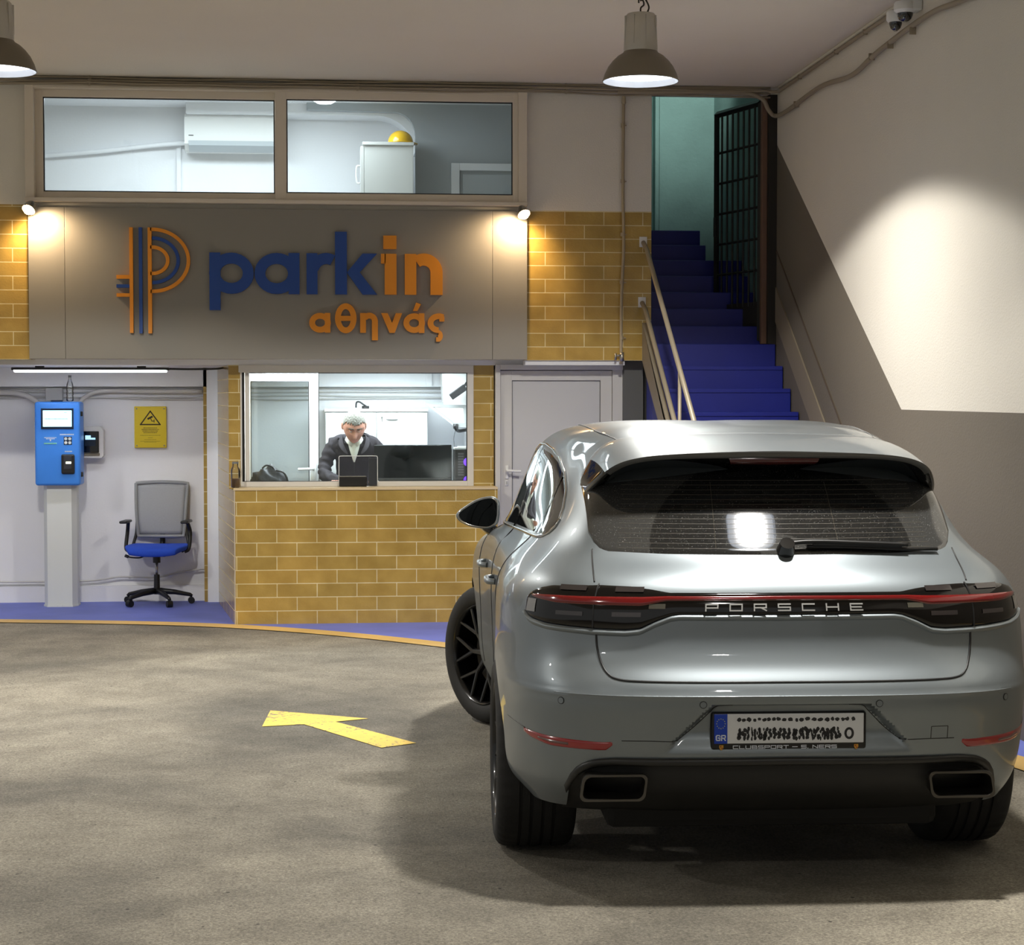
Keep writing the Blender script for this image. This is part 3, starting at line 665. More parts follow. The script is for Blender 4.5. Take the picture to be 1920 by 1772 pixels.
bm = BM(); tube(bm, smoothpath([(.01, 0, 2.03), (.006, 0, 1.4), (.012, 0, .9), (-.004, 0, .5), (-.006, 0, 0)]), .0125, 12); lathe(bm, [(.012, 2.0), (.018, 2.01), (.014, 2.06), (.004, 2.1), (0, 2.14)], (.01, 0, 0), 12)
finish('pipe', bm, mat('beige_pipe', (160, 146, 120), 0.5), pp, True)
for z in (1.84, 1.41, 1.0, .63, .2):
    bm = BM(); tube(bm, [(.006 * (z > .8) - .002, 0, z - .014), (.006 * (z > .8) - .002, 0, z + .014)], .017, 10); box(bm, .015, .035, .005, .012, z - .004, z + .004, .001); finish('bracket', bm, MATS['beige_pipe'], pp)
bm = BM(); tube(bm, [(0, 0, .02), (0, 0, .09)], .018, 12); tube(bm, [(-.05, -.01, .06), (0, -.01, .07)], .007, 8); tube(bm, [(-.05, -.01, .03), (-.05, -.01, .08)], .009, 8); finish('valve', bm, STEEL, pp, True)
# handrails
hr = thing('handrail', 'grey steel double handrail of the blue stairs fixed to the tiled wall', 'handrail', (2.41, FY, 2.2))
RAILM = mat('rail_paint', (158, 148, 128), 0.45, 0.2)
def rl(x0, z0, k): return [(x0 + .0, -.01, z0), (x0 + .012, -.10, z0 - .06), (x0 + .03, -3.0, z0 - .06 - 2.9 * .70)]
for x0, z0 in ((.0, .741), (-.008, .274)):
    bm = BM(); tube(bm, rl(x0, z0, 0), .018, 14); finish('rail', bm, RAILM, hr, True)
    bm = BM(); box(bm, x0 - .03, x0 + .03, -.008, -.0005, z0 - .035, z0 + .045, .002); finish('wall_plate', bm, WHITE_PL, hr)
for y in (-1.45, -2.75):
    zt = .741 - .06 + (y + .10) * .70; bm = BM(); tube(bm, [(.02, y, zt), (.02, y, zt - 1.03)], .013, 10); finish('post', bm, RAILM, hr, True)

# =================================================================== RECESS: tube light, terminal, sign, chair
t = thing('tube_light', 'lit LED tube light with black housing hung under the sign board', 'light', (-1.92, 15.2, 1.99))
bm = BM(); box(bm, -.62, .62, -.03, .03, -.034, -.012, .005); finish('housing', bm, BLACK, t)
bm = BM(); box(bm, -.60, .60, -.026, .026, -.050, -.033, .006); finish('diffuser', bm, mat('tube_diffuser', (255, 255, 255), 0.3, emit=(244, 248, 255), estr=9), t)
for x in (-.4, .4):
    bm = BM(); box(bm, x - .035, x + .035, -.012, .012, -.014, 0, .002); finish('bracket', bm, BLACK, t)
bm = BM(); tube(bm, smoothpath([(.62, 0, -.022), (.8, 0, -.024), (1.0, .0, -.02), (1.08, .01, -.005)]), .008, 8); finish('cable', bm, BLACK, t, True)

k = thing('payment_terminal', 'blue parking payment terminal with lit screen on a white pedestal', 'payment terminal', (-2.25, 15.79, 0.004))
BLU = mat('terminal_blue', (58, 132, 226), 0.35, noise=0.02); WP = mat('pedestal_white', (208, 212, 210), 0.5)
bm = BM(); prism(bm, [(-.135, -.02), (-.10, -.085), (.10, -.085), (.135, -.02), (.135, .10), (-.135, .10)], 'xy', 0.012, 1.03); finish('pedestal', bm, WP, k)
bm = BM(); prism(bm, [(-.142, -.022), (-.104, -.092), (.104, -.092), (.142, -.022), (.142, .105), (-.142, .105)], 'xy', 0, .014); box(bm, -.02, .02, -.1, -.09, .0, .02, .002); finish('base_plate', bm, WP, k)
bm = BM(); box(bm, -.183, .183, -.16, .10, 1.01, 1.70, .022, seg=4); cab = finish('cabinet', bm, BLU, k, True, angle=50)
fy = -.1605
def kb(name, x0, x1, z0, z1, m, d=.004, bev=.002, par=None, smooth=False):
    bm = BM(); box(bm, x0, x1, fy - d, fy + .002, z0, z1, bev); return finish(name, bm, m, par or k)
kb('screen_bezel', -.13, .133, 1.475, 1.645, mat('navy_bezel', (16, 32, 60), 0.3), .004)
sc = kb('screen', -.114, .118, 1.495, 1.628, mat('lcd', (190, 236, 240), 0.3, emit=(188, 240, 246), estr=1.5), .007)
bm = BM()
for i in range(22):
    x = -.10 + i * .0085; box(bm, x, x + random.choice((.005, .007)), fy - .0082, fy - .006, 1.556, 1.563, 0)
box(bm, .055, .08, fy - .0082, fy - .006, 1.607, 1.612, 0); finish('screen_text', bm, mat('lcd_text', (96, 140, 150), 0.5), sc)
kp = kb('keypad', .052, .118, 1.345, 1.412, MATS['navy_bezel'], .003)
for sx_ in (-1, 1):
    for sz_ in (-1, 1):
        bm = BM(); lathe(bm, [(0, -.0055), (.010, -.0055), (.0125, -.003), (.0125, 0)], (.085 + sx_ * .016, fy - .002, 1.379 + sz_ * .016), 16, 'y'); finish('button', bm, WHITE_PL, kp, True, angle=40)
def dashes(bm, x0, x1, z, h, n, y): 
    w_ = (x1 - x0) / n
    for i in range(n): box(bm, x0 + i * w_, x0 + i * w_ + w_ * random.uniform(.6, .85), y - .0012, y + .001, z, z + h, 0)
bm = BM(); dashes(bm, .022, .135, 1.425, .010, 14, fy); dashes(bm, -.105, -.005, 1.402, .006, 13, fy); dashes(bm, -.09, -.02, 1.392, .006, 9, fy); dashes(bm, -.06, -.045, 1.376, .014, 1, fy); dashes(bm, .06, .12, 1.286, .010, 8, fy)
finish('printed_caption', bm, WHITE_PL, k)
kb('card_slot', -.108, -.004, 1.352, 1.362, mat('slot_green', (120, 190, 170), 0.4), .006)
pr = kb('card_reader', .032, .140, 1.105, 1.268, BLACK, .022, .012)
bm = BM(); box(bm, .054, .118, fy - .026, fy - .02, 1.145, 1.255, .003); finish('reader_face', bm, mat('reader_grey', (46, 48, 56), 0.3), pr)
bm = BM(); box(bm, .070, .114, fy - .029, fy - .024, 1.190, 1.208, .003); finish('reader_lamp', bm, mat('reader_lamp', (240, 246, 220), 0.3, emit=(240, 250, 220), estr=1.2), pr)
for z in (1.10, 1.60):
    bm = BM(); cyl(bm, (.186, -.10, z - .018), (.186, -.10, z + .018), .014); box(bm, .18, .196, -.115, -.085, z - .02, z + .02, .003); finish('hinge', bm, BLACK, k, True, angle=40)
bm = BM()
for i in range(9):
    z = 1.24 + i * .031 + (.02 if i > 5 else 0); box(bm, -.1865, -.182, -.155, -.12, z, z + .021, .004)
finish('side_lettering', bm, WHITE_PL, k)
bm = BM(); tube(bm, [(-.02, -.03, 1.70), (-.02, -.03, 1.712)], .05, 16); finish('top_cap', bm, MATS['navy_bezel'], k)
# intercom beside it
t = thing('wall_intercom', 'white wall intercom with black screen beside the blue terminal', 'intercom', (-2.02, 16.0, 1.36))
bm = BM(); prism(bm, [(-.09, -.13), (.085, -.13), (.10, -.11), (.10, .10), (.075, .135), (-.09, .135)], 'xz', -.02, .099); finish('back_box', bm, WHITE_PL, t)
bm = BM(); box(bm, -.09, .066, -.045, -.018, -.085, .095, .006); finish('face', bm, BLACK_GLOSS, t)
bm = BM(); box(bm, -.05, .04, -.05, -.044, -.03, .062, .001); finish('display', bm, mat('display_dark', (30, 44, 60), 0.2), t)
bm = BM(); box(bm, -.045, .0, -.053, -.049, .025, .06, .001); box(bm, -.0, .038, -.053, -.049, .025, .04, .001); finish('screen_light', bm, mat('scr', (170, 215, 240), 0.3, emit=(170, 215, 245), estr=1.0), t)
bm = BM(); box(bm, -.09, .07, -.03, -.018, -.112, -.09, .003); finish('lower_strip', bm, mat('strip_grey', (120, 112, 96), 0.4), t)
# bottle on the terminal
def bottle(name, loc, h, r, label, m, capm, liquid=None, nk=.36):
    t = thing(name, label, 'bottle', loc)
    pr_ = [(0, .002), (r * .8, .0), (r, .006), (r, h * .18), (r * .9, h * .21), (r, h * .25), (r, h * .36), (r * .9, h * .39), (r, h * .43), (r, h * .55), (r * .88, h * .66), (r * (nk + .09), h * .82), (r * nk, h * .88), (r * nk, h * .93)]
    if nk > .5: pr_ = [(0, .002), (r * .8, .0), (r, .008), (r, h * .62), (r * .92, h * .72), (r * nk, h * .82), (r * nk, h * .94)]
    bm = BM(); lathe(bm, pr_, seg=24); finish('body', bm, m, t, True, angle=60)
    bm = BM(); lathe(bm, [(0, h * .92), (r * (nk + .06), h * .92), (r * (nk + .06), h), (0, h)], seg=20); finish('cap', bm, capm, t, True, angle=40)
    if liquid: bm = BM(); lathe(bm, [(0, .006), (r * .9, .008), (r * .93, h * liquid[0]), (0, h * liquid[0])], seg=20); finish('contents', bm, liquid[1], t, True, angle=40)
    return t
bottle('plastic_bottle', (-2.165, 15.78, 1.707), .215, .03, 'clear empty plastic bottle standing on top of the blue terminal', PLASTIC_CLEAR, mat('cap_grey', (110, 112, 112), 0.4))
bottle('glass_jar', (-.742, 14.47, 1.046), .20, .036, 'small clear glass bottle half full of brown bits on the counter ledge', PLASTIC_CLEAR, MATS['cap_grey'], (.35, mat('brown_bits', (120, 84, 48), 0.8, noise=0.4, nscale=60)), .62)
t = one('junction_box', (lambda bm: (box(bm, -.07, .07, -.035, .035, -.055, .055, .004), bm)[1])(BM()), mat('junction_grey', (176, 176, 174), 0.5), 'small grey junction box on the wall behind the terminal', 'junction box', loc=(-2.33, 16.05, 1.765))
# conduits on the back wall
for j, (z, dz) in enumerate(((1.812, .0), (1.782, .004), (1.745, .010), (1.728, -.008))):
    P = [(x, BY - .018 - .008 * (j % 2), z + dz * sin(x * 2.1 + j) + rnd.uniform(-.004, .004)) for x in np.linspace(-3.4, 1.1, 16)]
    cable('wall_conduit', P, .006, ['top grey conduit under the beam on the back wall', 'second grey conduit under the beam on the back wall', 'third grey wavy conduit on the back wall', 'lowest grey wavy conduit on the back wall'][j], 'conduit', mat('conduit_grey', (196, 195, 192), 0.5), 'conduits on the back wall')
cable('flexible_duct', [(-2.12, 16.04, 1.69), (-2.08, 16.04, 1.74), (-1.98, 16.04, 1.785), (-1.85, 16.04, 1.795), (-1.6, 16.04, 1.79), (-1.10, 16.04, 1.79)], .018, 'pale flexible duct curving up right from the terminal', 'duct', mat('duct_pale', (200, 198, 194), 0.5))
cable('flexible_duct', [(-2.44, 16.04, 1.66), (-2.50, 16.04, 1.72), (-2.60, 16.04, 1.765), (-2.75, 16.04, 1.78), (-3.3, 16.04, 1.78)], .022, 'pale flexible duct curving up left from the terminal', 'duct', MATS['duct_pale'])
cable('low_wall_cable', [(-3.4, 16.05, .185), (-2.6, 16.05, .18), (-2.05, 16.05, .185), (-1.8, 16.05, .215), (-1.5, 16.05, .21), (-1.3, 16.05, .25), (-1.12, 16.05, .275), (-1.06, 16.05, .27)], .008, 'thin white cable running low along the recess wall behind the chair', 'cable', MATS['duct_pale'], clips=[(-1.72, 16.06, .213), (-1.16, 16.06, .272)])
# CCTV warning sign
t = thing('warning_sign', 'yellow surveillance warning sign with black camera triangle on the white wall', 'sign', (-1.537, 16.08, 1.487))
bm = BM(); box(bm, -.134, .134, -.006, .016, -.176, .176, .004); finish('plate', bm, mat('sign_yellow', (226, 198, 44), 0.35), t)
SB = mat('sign_ink', (56, 42, 6), 0.5); put = lambda x, z, d_: (x, -.0062 - d_, z)
bm = BM()
for a, b in (((0, .135), (-.082, .022)), ((-.082, .022), (.082, .022)), ((.082, .022), (0, .135))): stroke_seg(bm, a, b, .010, .0012, put)
finish('triangle', bm, SB, t)
bm = BM(); stroke_seg(bm, (-.016, .072), (.012, .087), .016, .0012, put); stroke_seg(bm, (.002, .075), (.014, .05), .006, .0012, put); stroke_seg(bm, (.014, .05), (.03, .052), .006, .0012, put); stroke_seg(bm, (.032, .062), (.032, .042), .006, .0012, put); finish('camera_pictogram', bm, SB, t)
bm = BM()
for z, w_, n_, h_ in ((-.010, .115, 12, .007), (-.024, .145, 15, .007), (-.037, .13, 13, .007), (-.051, .115, 12, .007), (-.071, .17, 22, .0035), (-.092, .04, 5, .003), (-.108, .10, 13, .003), (-.122, .17, 22, .003), (-.129, .1, 12, .003)):
    dashes(bm, -w_ / 2, w_ / 2, z, h_, n_, -.0062)
finish('print', bm, mat('sign_ink_soft', (120, 100, 24), 0.5), t)
for x in (-.115, .115):
    for z in (-.157, .157):
        bm = BM(); lathe(bm, [(0, -.010), (.006, -.009), (.007, -.006)], (x, 0, z), 12, 'y'); finish('screw', bm, STEEL, t, True)
# office chair
c = thing('office_chair', 'blue seated office chair with grey mesh back against the recess wall', 'chair', (-1.47, 15.83, 0.004), radians(-6))
MESHM = mat('grey_mesh', (158, 160, 162), 0.8, noise=0.08, nscale=120); CBL = mat('seat_blue', (34, 78, 200), 0.85, noise=0.08, nscale=60)
FRM = mat('mesh_frame_grey', (142, 144, 146), 0.5)
# seat (front faces the viewer)
bm = BM(); P = []
for i in range(17):
    v = -1 + 2 * i / 16; row = []
    for j in range(21):
        u = -1 + 2 * j / 20
        ex = .265 * (1 - .10 * max(0, v) ** 2); x = ex * math.copysign(abs(u) ** .9, u) * sqrt(max(0, 1 - .28 * v * v * abs(u) ** 3)); y = .235 * v * sqrt(1 - .18 * u * u)
        e = max(abs(u), abs(v)); row.append((x, -y, .50 - .012 * (e ** 6) - .02 * max(0, v) ** 3 * 1 + .006 * abs(u) ** 2))
    P.append(row)
V = grid_patch(bm, P); r = bmesh.ops.extrude_face_region(bm, geom=list(bm.faces)); vv = [g_ for g_ in r['geom'] if isinstance(g_, bmesh.types.BMVert)]
for q in vv: q.co.z = q.co.z - .062 + .018 * (abs(q.co.x) / .26) ** 2; q.co.x *= .93; q.co.y *= .93
so = finish('seat', bm, CBL, c, True); md = so.modifiers.new('s', 'SUBSURF'); md.levels = 1; md.render_levels = 1
# backrest
def backpt(u, v, off=0):
    w_ = .205 + .015 * v - .03 * (1 - v) ** 2 * .4; z = .56 + .445 * v + .012 * (1 - u * u) * v
    return (u * w_, .20 + .05 * v - .035 * (1 - u * u) * .6 + .02 * sin(v * pi) * -1 + off, z)
bm = BM(); grid_patch(bm, [[backpt(-.93 + 1.86 * j / 14, .04 + .92 * i / 14) for j in range(15)] for i in range(15)])
bk = finish('backrest', bm, MESHM, c, True); md = bk.modifiers.new('s', 'SOLIDIFY'); md.thickness = .006
bm = BM()
loop = [backpt(-1 + 2 * j / 14, 1) for j in range(15)] + [backpt(1, 1 - i / 14) for i in range(1, 15)] + [backpt(1 - 2 * j / 14, 0) for j in range(1, 15)] + [backpt(-1, i / 14) for i in range(1, 14)]
tube(bm, loop + [loop[0]], .015, 8, False); finish('back_frame', bm, FRM, bk, True)
bm = BM(); tube(bm, smoothpath([(0, .10, .43), (0, .23, .46), (0, .265, .54), (0, .25, .66)]), [.022] * 24 + [.016], 8); tube(bm, smoothpath([(.20, .08, .44), (.235, .17, .47), (.215, .215, .58), (.21, .225, .68)]), .013, 8); tube(bm, smoothpath([(-.20, .08, .44), (-.235, .17, .47), (-.215, .215, .58), (-.21, .225, .68)]), .013, 8); finish('back_support', bm, BLACK, c, True)
for sg in (-1, 1):
    bm = BM(); tube(bm, smoothpath([(sg * .23, .02, .44), (sg * .265, .04, .47), (sg * .265, .10, .60), (sg * .25, .06, .685)]), .016, 8)
    box(bm, sg * .255 - .032, sg * .255 + .032, -.13, .10, .685, .708, .010); finish('armrest', bm, BLACK, c, True, angle=50)
bm = BM(); box(bm, -.09, .09, -.08, .10, .405, .44, .008); cyl(bm, (0, 0, .35), (0, 0, .41), .032); tube(bm, smoothpath([(-.08, -.02, .42), (-.13, -.03, .395), (-.20, -.03, .395), (-.245, -.03, .405)]), .006, 8); tube(bm, [(-.23, -.03, .40), (-.26, -.03, .412)], .013, 8); finish('tilt_mechanism', bm, BLACK, c, True, angle=45)
bm = BM(); cyl(bm, (0, 0, .24), (0, 0, .36), .012); finish('gas_piston', bm, STEEL, c, True)
bm = BM(); cyl(bm, (0, 0, .085), (0, 0, .25), .027, .024); finish('column', bm, BLACK, c, True, angle=40)
for k_ in range(5):
    a = radians(-90 + 32 + 72 * k_); dx, dy = cos(a), sin(a)
    bm = BM(); tube(bm, [(dx * .01, dy * .01, .115), (dx * .15, dy * .15, .10), (dx * .275, dy * .275, .075), (dx * .29, dy * .29, .062)], [.026, .021, .016, .014], 8); b5 = finish('base_leg', bm, BLACK, c, True)
    bm = BM(); cyl(bm, (dx * .285 - dy * .022, dy * .285 + dx * .022, .028), (dx * .285 + dy * .022, dy * .285 - dx * .022, .028), .028, seg=20); cyl(bm, (dx * .285, dy * .285, .04), (dx * .285, dy * .285, .07), .008); finish('caster', bm, BLACK, b5, True, angle=40)

# =================================================================== BOOTH INTERIOR
CABW = mat('cabinet_white', (206, 207, 204), 0.45)
t = thing('low_cabinet', 'white two door office cabinet standing behind the man in the booth', 'cabinet', (.37, 15.9, .0045))
bm = BM(); box(bm, -.43, .43, -.18, .19, 0, 1.615, .003); finish('body', bm, CABW, t)
bm = BM(); box(bm, -.435, .435, -.205, .19, 1.615, 1.640, .003); finish('top', bm, CABW, t)
for x0, x1 in ((-.428, -.001), (.001, .428)):
    bm = BM(); box(bm, x0 + .002, x1 - .002, -.198, -.181, .06, 1.607, .002); dd = finish('door', bm, CABW, t)
    if x0 > 0:
        bm = BM(); prism(bm, [(.08, 1.555), (.18, 1.555), (.16, 1.546), (.10, 1.546)], 'xz', -.21, -.199); finish('handle', bm, mat('handle_grey', (130, 130, 128), 0.4), dd)
        bm = BM(); cyl(bm, (.045, -.21, 1.567), (.045, -.198, 1.567), .008); box(bm, .043, .048, -.212, -.206, 1.53, 1.565, 0); finish('lock', bm, STEEL, dd)
t = one('headset', (lambda bm: (tube(bm, smoothpath([(-.05, 0, .012), (-.045, 0, .055), (-.02, 0, .06), (.01, 0, .04), (.05, 0, .012)]), .007, 8), tube(bm, [(.0, 0, .014), (.06, 0, .012)], .014, 10), bm)[2])(BM()), BLACK, 'black headset lying on top of the low white cabinet', 'headset', smooth=True, loc=(.25, 15.8, 1.641))
# glass partition in the booth
w3 = tag(bpy.data.objects.new('door_3', None), kind='structure'); COL.objects.link(w3); w3.location = (-.40, 15.42, 0.005)
def b3(bm, x0, x1, z0, z1, y0=-.02, y1=.02, bev=.004): box(bm, x0 + .40, x1 + .40, y0, y1, z0, z1, bev)
bm = BM(); b3(bm, -.72, -.66, 0, 1.98); b3(bm, -.19, -.11, 0, 1.98); b3(bm, -.68, -.17, 1.865, 1.98, -.019, .019); b3(bm, -.68, -.17, .0, .12, -.019, .019); finish('frame', bm, ROOM_WHITE, w3)
bm = BM(); b3(bm, -.665, -.185, .11, 1.87, -.003, .003, 0); finish('glass_pane', bm, glass_mat('partition_glass', (.90, .93, .93), 1.0), w3)
bm = BM(); b3(bm, -.662, -.658, .12, 1.865, -.024, -.018, 0); b3(bm, -.194, -.188, .12, 1.865, -.024, -.018, 0); b3(bm, -.66, -.19, 1.860, 1.866, -.024, -.018, 0); b3(bm, -.112, -.106, 0, 1.98, -.024, -.015, 0); finish('gasket', bm, BLACK, w3)
bm = BM(); b3(bm, -.175, -.13, 1.06, 1.20, -.028, -.02); tube(bm, [(.245, -.025, 1.15), (.245, -.06, 1.15), (.12, -.06, 1.145)], .011, 10); finish('handle', bm, WHITE_PL, w3, True, angle=40)
# wall beam bits in booth
bm = BM(); box(bm, .80, .85, BY - .14, BY - .12, 1.83, 1.99); struct('trim_11', bm, ROOM_WHITE)
bm = BM(); box(bm, 1.13, 1.16, 14.76, BY, 0, 1.99); struct('wall_booth', bm, ROOM_WHITE)
# desk
bm = BM(); box(bm, -.64, 1.12, 14.765, 15.10, .995, 1.025, .004)
for x in (-.55, 1.05): box(bm, x - .02, x + .02, 15.0, 15.04, .006, 1.0)
one('desk', bm, mat('desk_grey', (150, 150, 146), 0.5), 'grey desk behind the booth window carrying monitor and backpack', 'desk')
# monitor
t = thing('monitor', 'wide black computer monitor facing out behind the booth window', 'monitor', (.64, 14.9, 1.026))
bm = BM(); box(bm, -.31, .31, -.012, .018, .045, .335, .006); finish('panel', bm, BLACK_GLOSS, t)
bm = BM(); box(bm, -.305, .305, .018, .03, .10, .30, .01); finish('back_shell', bm, BLACK, t)
bm = BM(); box(bm, -.03, .03, .02, .04, .0, .15, .003); finish('neck', bm, BLACK, t)
bm = BM(); box(bm, -.12, .12, -.05, .10, 0, .012, .004); finish('stand', bm, BLACK, t)
# PC tower
t = thing('computer_tower', 'black computer tower with purple glowing fans beside the monitor', 'computer', (1.02, 14.93, 1.026))
bm = BM(); box(bm, -.06, .075, -.12, .12, 0, .30, .004); finish('case', bm, BLACK, t)
bm = BM()
for i in range(9): box(bm, -.025, .02, -.1225, -.119, .09 + i * .021, .09 + i * .021 + .014, 0)
box(bm, -.055, -.05, -.1225, -.119, .0, .30, 0); finish('vent_grille', bm, mat('vent_grey', (96, 96, 104), 0.4), t)
for z in (.055, .20):
    bm = BM(); lathe(bm, [(.012, -.004), (.034, -.004), (.034, 0), (.012, 0)], (.052, -.12, z), 20, 'y'); finish('fan_light', bm, mat('purple_glow', (110, 60, 240), 0.3, emit=(96, 50, 235), estr=1.8), t, True, angle=40)
# backpack
t = thing('backpack', 'crumpled black backpack lying on the desk in the booth', 'backpack', (-.50, 14.86, 1.026))
bm = BM(); bmesh.ops.create_icosphere(bm, subdivisions=4, radius=1)
for v in bm.verts:
    n_ = v.co.normalized(); f_ = 1 + .10 * sin(n_.x * 7 + 1) * cos(n_.y * 5) + .06 * sin(n_.z * 13 + n_.x * 9)
    v.co = Vector((n_.x * .145 * f_, n_.y * .09 * f_, max(-.0, n_.z * .165 * f_ + .0)))
finish('bag_body', bm, mat('black_nylon', (24, 24, 27), 0.55, bump=.5, bscale=18), t, True)
bm = BM(); tube(bm, smoothpath([(.06, -.08, .14), (.12, -.09, .12), (.15, -.08, .05), (.14, -.07, .004)]), .008, 8); tube(bm, smoothpath([(-.05, -.05, .155), (-.02, -.06, .178), (.02, -.06, .172), (.04, -.05, .15)]), .007, 8); finish('strap', bm, BLACK, t, True)
# speaking screen + pay tray at the window
t = thing('clear_screen', 'small clear acrylic speak-through screen set in the booth window above the tray', 'screen', (.20, 14.585, 1.047))
bm = BM(); box(bm, -.148, .150, -.003, .003, .0, .235, .002); finish('pane', bm, glass_mat('acrylic', (.93, .94, .95), 1.3), t)
bm = BM(); tube(bm, smoothpath([(-.149, 0, .0), (-.149, 0, .2), (-.147, 0, .228), (-.130, 0, .236), (0, 0, .236), (.130, 0, .236), (.148, 0, .228), (.150, 0, .2), (.150, 0, .0)], 5), .0032, 6); finish('polished_edge', bm, mat('bright_edge', (232, 234, 232), 0.2), t, True)
t = thing('pay_tray', 'black pay tray box under the clear screen on the counter', 'tray', (.16, 14.60, 1.047))
bm = BM(); box(bm, -.108, .108, -.045, .06, 0, .075, .006); finish('box', bm, BLACK, t)
bm = BM(); box(bm, -.115, .10, -.05, -.02, .075, .081, .002); finish('lid_lip', bm, STEEL, t)
t = one('black_post', (lambda bm: (box(bm, -.036, .036, -.01, .012, 0, .22, .003), bm)[1])(BM()), BLACK, 'black upright panel at the right side of the clear screen', 'panel', loc=(.318, 14.62, 1.047))
# wall box, camera, tilted screen on bracket
t = thing('wall_box', 'white boxy wall cabinet high in the right corner of the booth', 'wall box', (1.0, 15.6, 1.80))
bm = BM(); prism(bm, [(-.07, -.13), (.125, -.17), (.125, .16), (-.085, .135)], 'xz', 0, .30); finish('case', bm, WHITE_PL, t)
t = thing('bullet_camera', 'short black bullet camera pointing down beside the white wall box', 'security camera', (1.03, 15.5, 1.775))
bm = BM(); M_ = Matrix.Rotation(radians(-35), 4, 'Y'); box(bm, -.06, .09, -.03, .03, -.028, .028, .006); bmesh.ops.transform(bm, matrix=M_, verts=bm.verts); finish('housing', bm, BLACK, t)
bm = BM(); tube(bm, [(.06, 0, .05), (.09, .06, .09)], .01, 8); finish('mount', bm, BLACK, t)
t = thing('tilted_screen', 'grey framed screen tilted on a wall arm in the right of the booth', 'screen', (.99, 15.55, 1.60))
bm = BM()
Q = [Vector(p) for p in ((-.215, .05, .085), (.13, .05, .075), (.13, -.10, -.11), (.02, -.10, -.105))]
cen = sum(Q, Vector()) / 4; Qi = [cen + (q - cen) * .74 for q in Q]; dn = Vector((0, .028, .02))
A = [bm.verts.new(q) for q in Q]; B = [bm.verts.new(q) for q in Qi]; A2 = [bm.verts.new(q + dn) for q in Q]; B2 = [bm.verts.new(q + dn) for q in Qi]
for i in range(4):
    j = (i + 1) % 4; bm.faces.new((A[i], A[j], B[j], B[i])); bm.faces.new((A2[i], A2[j], B2[j], B2[i])); bm.faces.new((A[i], A[j], A2[j], A2[i])); bm.faces.new((B[i], B[j], B2[j], B2[i]))
finish('frame', bm, mat('grey_frame', (132, 134, 132), 0.5), t)
bm = BM(); bm.faces.new([bm.verts.new(q + dn * .6) for q in Qi]); finish('back_panel', bm, WHITE_PL, t)
bm = BM(); tube(bm, smoothpath([(.03, -.09, -.12), (.06, -.04, -.14), (.14, .05, -.13)]), .014, 8); tube(bm, [(.03, -.09, -.12), (.03, -.09, -.08)], .022, 10); finish('arm', bm, BLACK, t, True)
cable('hanging_wire', [(1.02, 15.46, 1.48), (1.0, 15.4, 1.40), (1.0, 15.3, 1.30), (.99, 15.2, 1.05)], .003, 'thin dark wire hanging from the screen arm', 'cable', BLACK)
# papers on the tower
bm = BM(); box(bm, -.06, .05, -.05, .05, 0, .012, .001); box(bm, -.03, .06, -.04, .05, .012, .02, .001); one('paper_stack', bm, WHITE_PL, 'small stack of white paper on top of the computer tower', 'paper', loc=(1.03, 14.93, 1.327))

# =================================================================== UPPER ROOM
t = thing('air_conditioner', 'white wall mounted air conditioner seen through the left upper pane', 'air conditioner', (-.815, 16.0, 3.80))
bm = BM(); prism(bm, [(.095, .31), (.095, .03), (.05, .0), (-.05, .012), (-.115, .06), (-.12, .28), (-.10, .31)], 'yz', -.405, .405); finish('case', bm, WHITE_PL, t)
bm = BM(); prism(bm, [(-.052, .006), (-.118, .054), (-.122, .085), (-.128, .083), (-.124, .046), (-.055, -.004)], 'yz', -.37, .39); finish('louvre', bm, mat('louvre_grey', (176, 182, 186), 0.4), t)
bm = BM(); box(bm, -.37, -.33, -.123, -.118, .125, .131); finish('badge', bm, BLACK, t)
cable('drain_pipe', [(-1.2, 16.02, 3.885), (-1.5, 16.04, 3.86), (-2.0, 16.05, 3.80), (-2.6, 16.05, 3.75), (-3.2, 16.05, 3.72)], .02, 'white insulated pipe running left from the air conditioner', 'pipe', ROOM_WHITE)
bm = BM(); box(bm, -1.30, -1.265, BY - .03, BY, 2.2, 3.90); struct('trim_12', bm, ROOM_WHITE)
t = thing('tall_cabinet', 'tall white cabinet seen through the right upper pane, helmet on top', 'cabinet', (.47, 15.6, 2.201))
bm = BM(); box(bm, -.20, .20, -.2, .11, 0, 1.60, .003); finish('body', bm, CABW, t)
bm = BM(); box(bm, -.215, .205, -.22, .115, 1.60, 1.625, .003); finish('top', bm, CABW, t)
bm = BM(); box(bm, -.232, -.202, -.2, .11, .03, 1.59, .003); dd = finish('door', bm, CABW, t)
bm = BM(); tube(bm, smoothpath([(-.233, -.1, 1.30), (-.262, -.1, 1.31), (-.262, -.1, 1.43), (-.233, -.1, 1.44)], 4), .008, 8); finish('handle', bm, WHITE_PL, dd, True)
t = thing('hard_hat', 'yellow hard hat on top of the tall white cabinet', 'helmet', (.57, 15.52, 3.827))
bm = BM(); P = []
for i in range(13):
    a = radians(90 * i / 12); P.append((.105 * cos(a), .10 * sin(a) + .012))
lathe(bm, P, seg=36); bmesh.ops.scale(bm, vec=(1.0, 1.2, 1), verts=bm.verts)
finish('shell', bm, mat('hat_yellow', (240, 190, 24), 0.2, coat=.6), t, True)
bm = BM(); lathe(bm, [(.10, .004), (.112, .002), (.114, .008), (.10, .014)], seg=36); 
for v in bm.verts:
    if v.co.x > .02: v.co.x += (v.co.x / .114) ** 2 * .03; v.co.z -= (v.co.x / .14) ** 2 * .004
bmesh.ops.scale(bm, vec=(1.0, 1.2, 1), verts=bm.verts)
finish('brim', bm, MATS['hat_yellow'], t, True)
t = thing('ceiling_light', 'round lit ceiling lamp at the top of the right upper pane', 'light', (-.05, 15.2, 4.189))
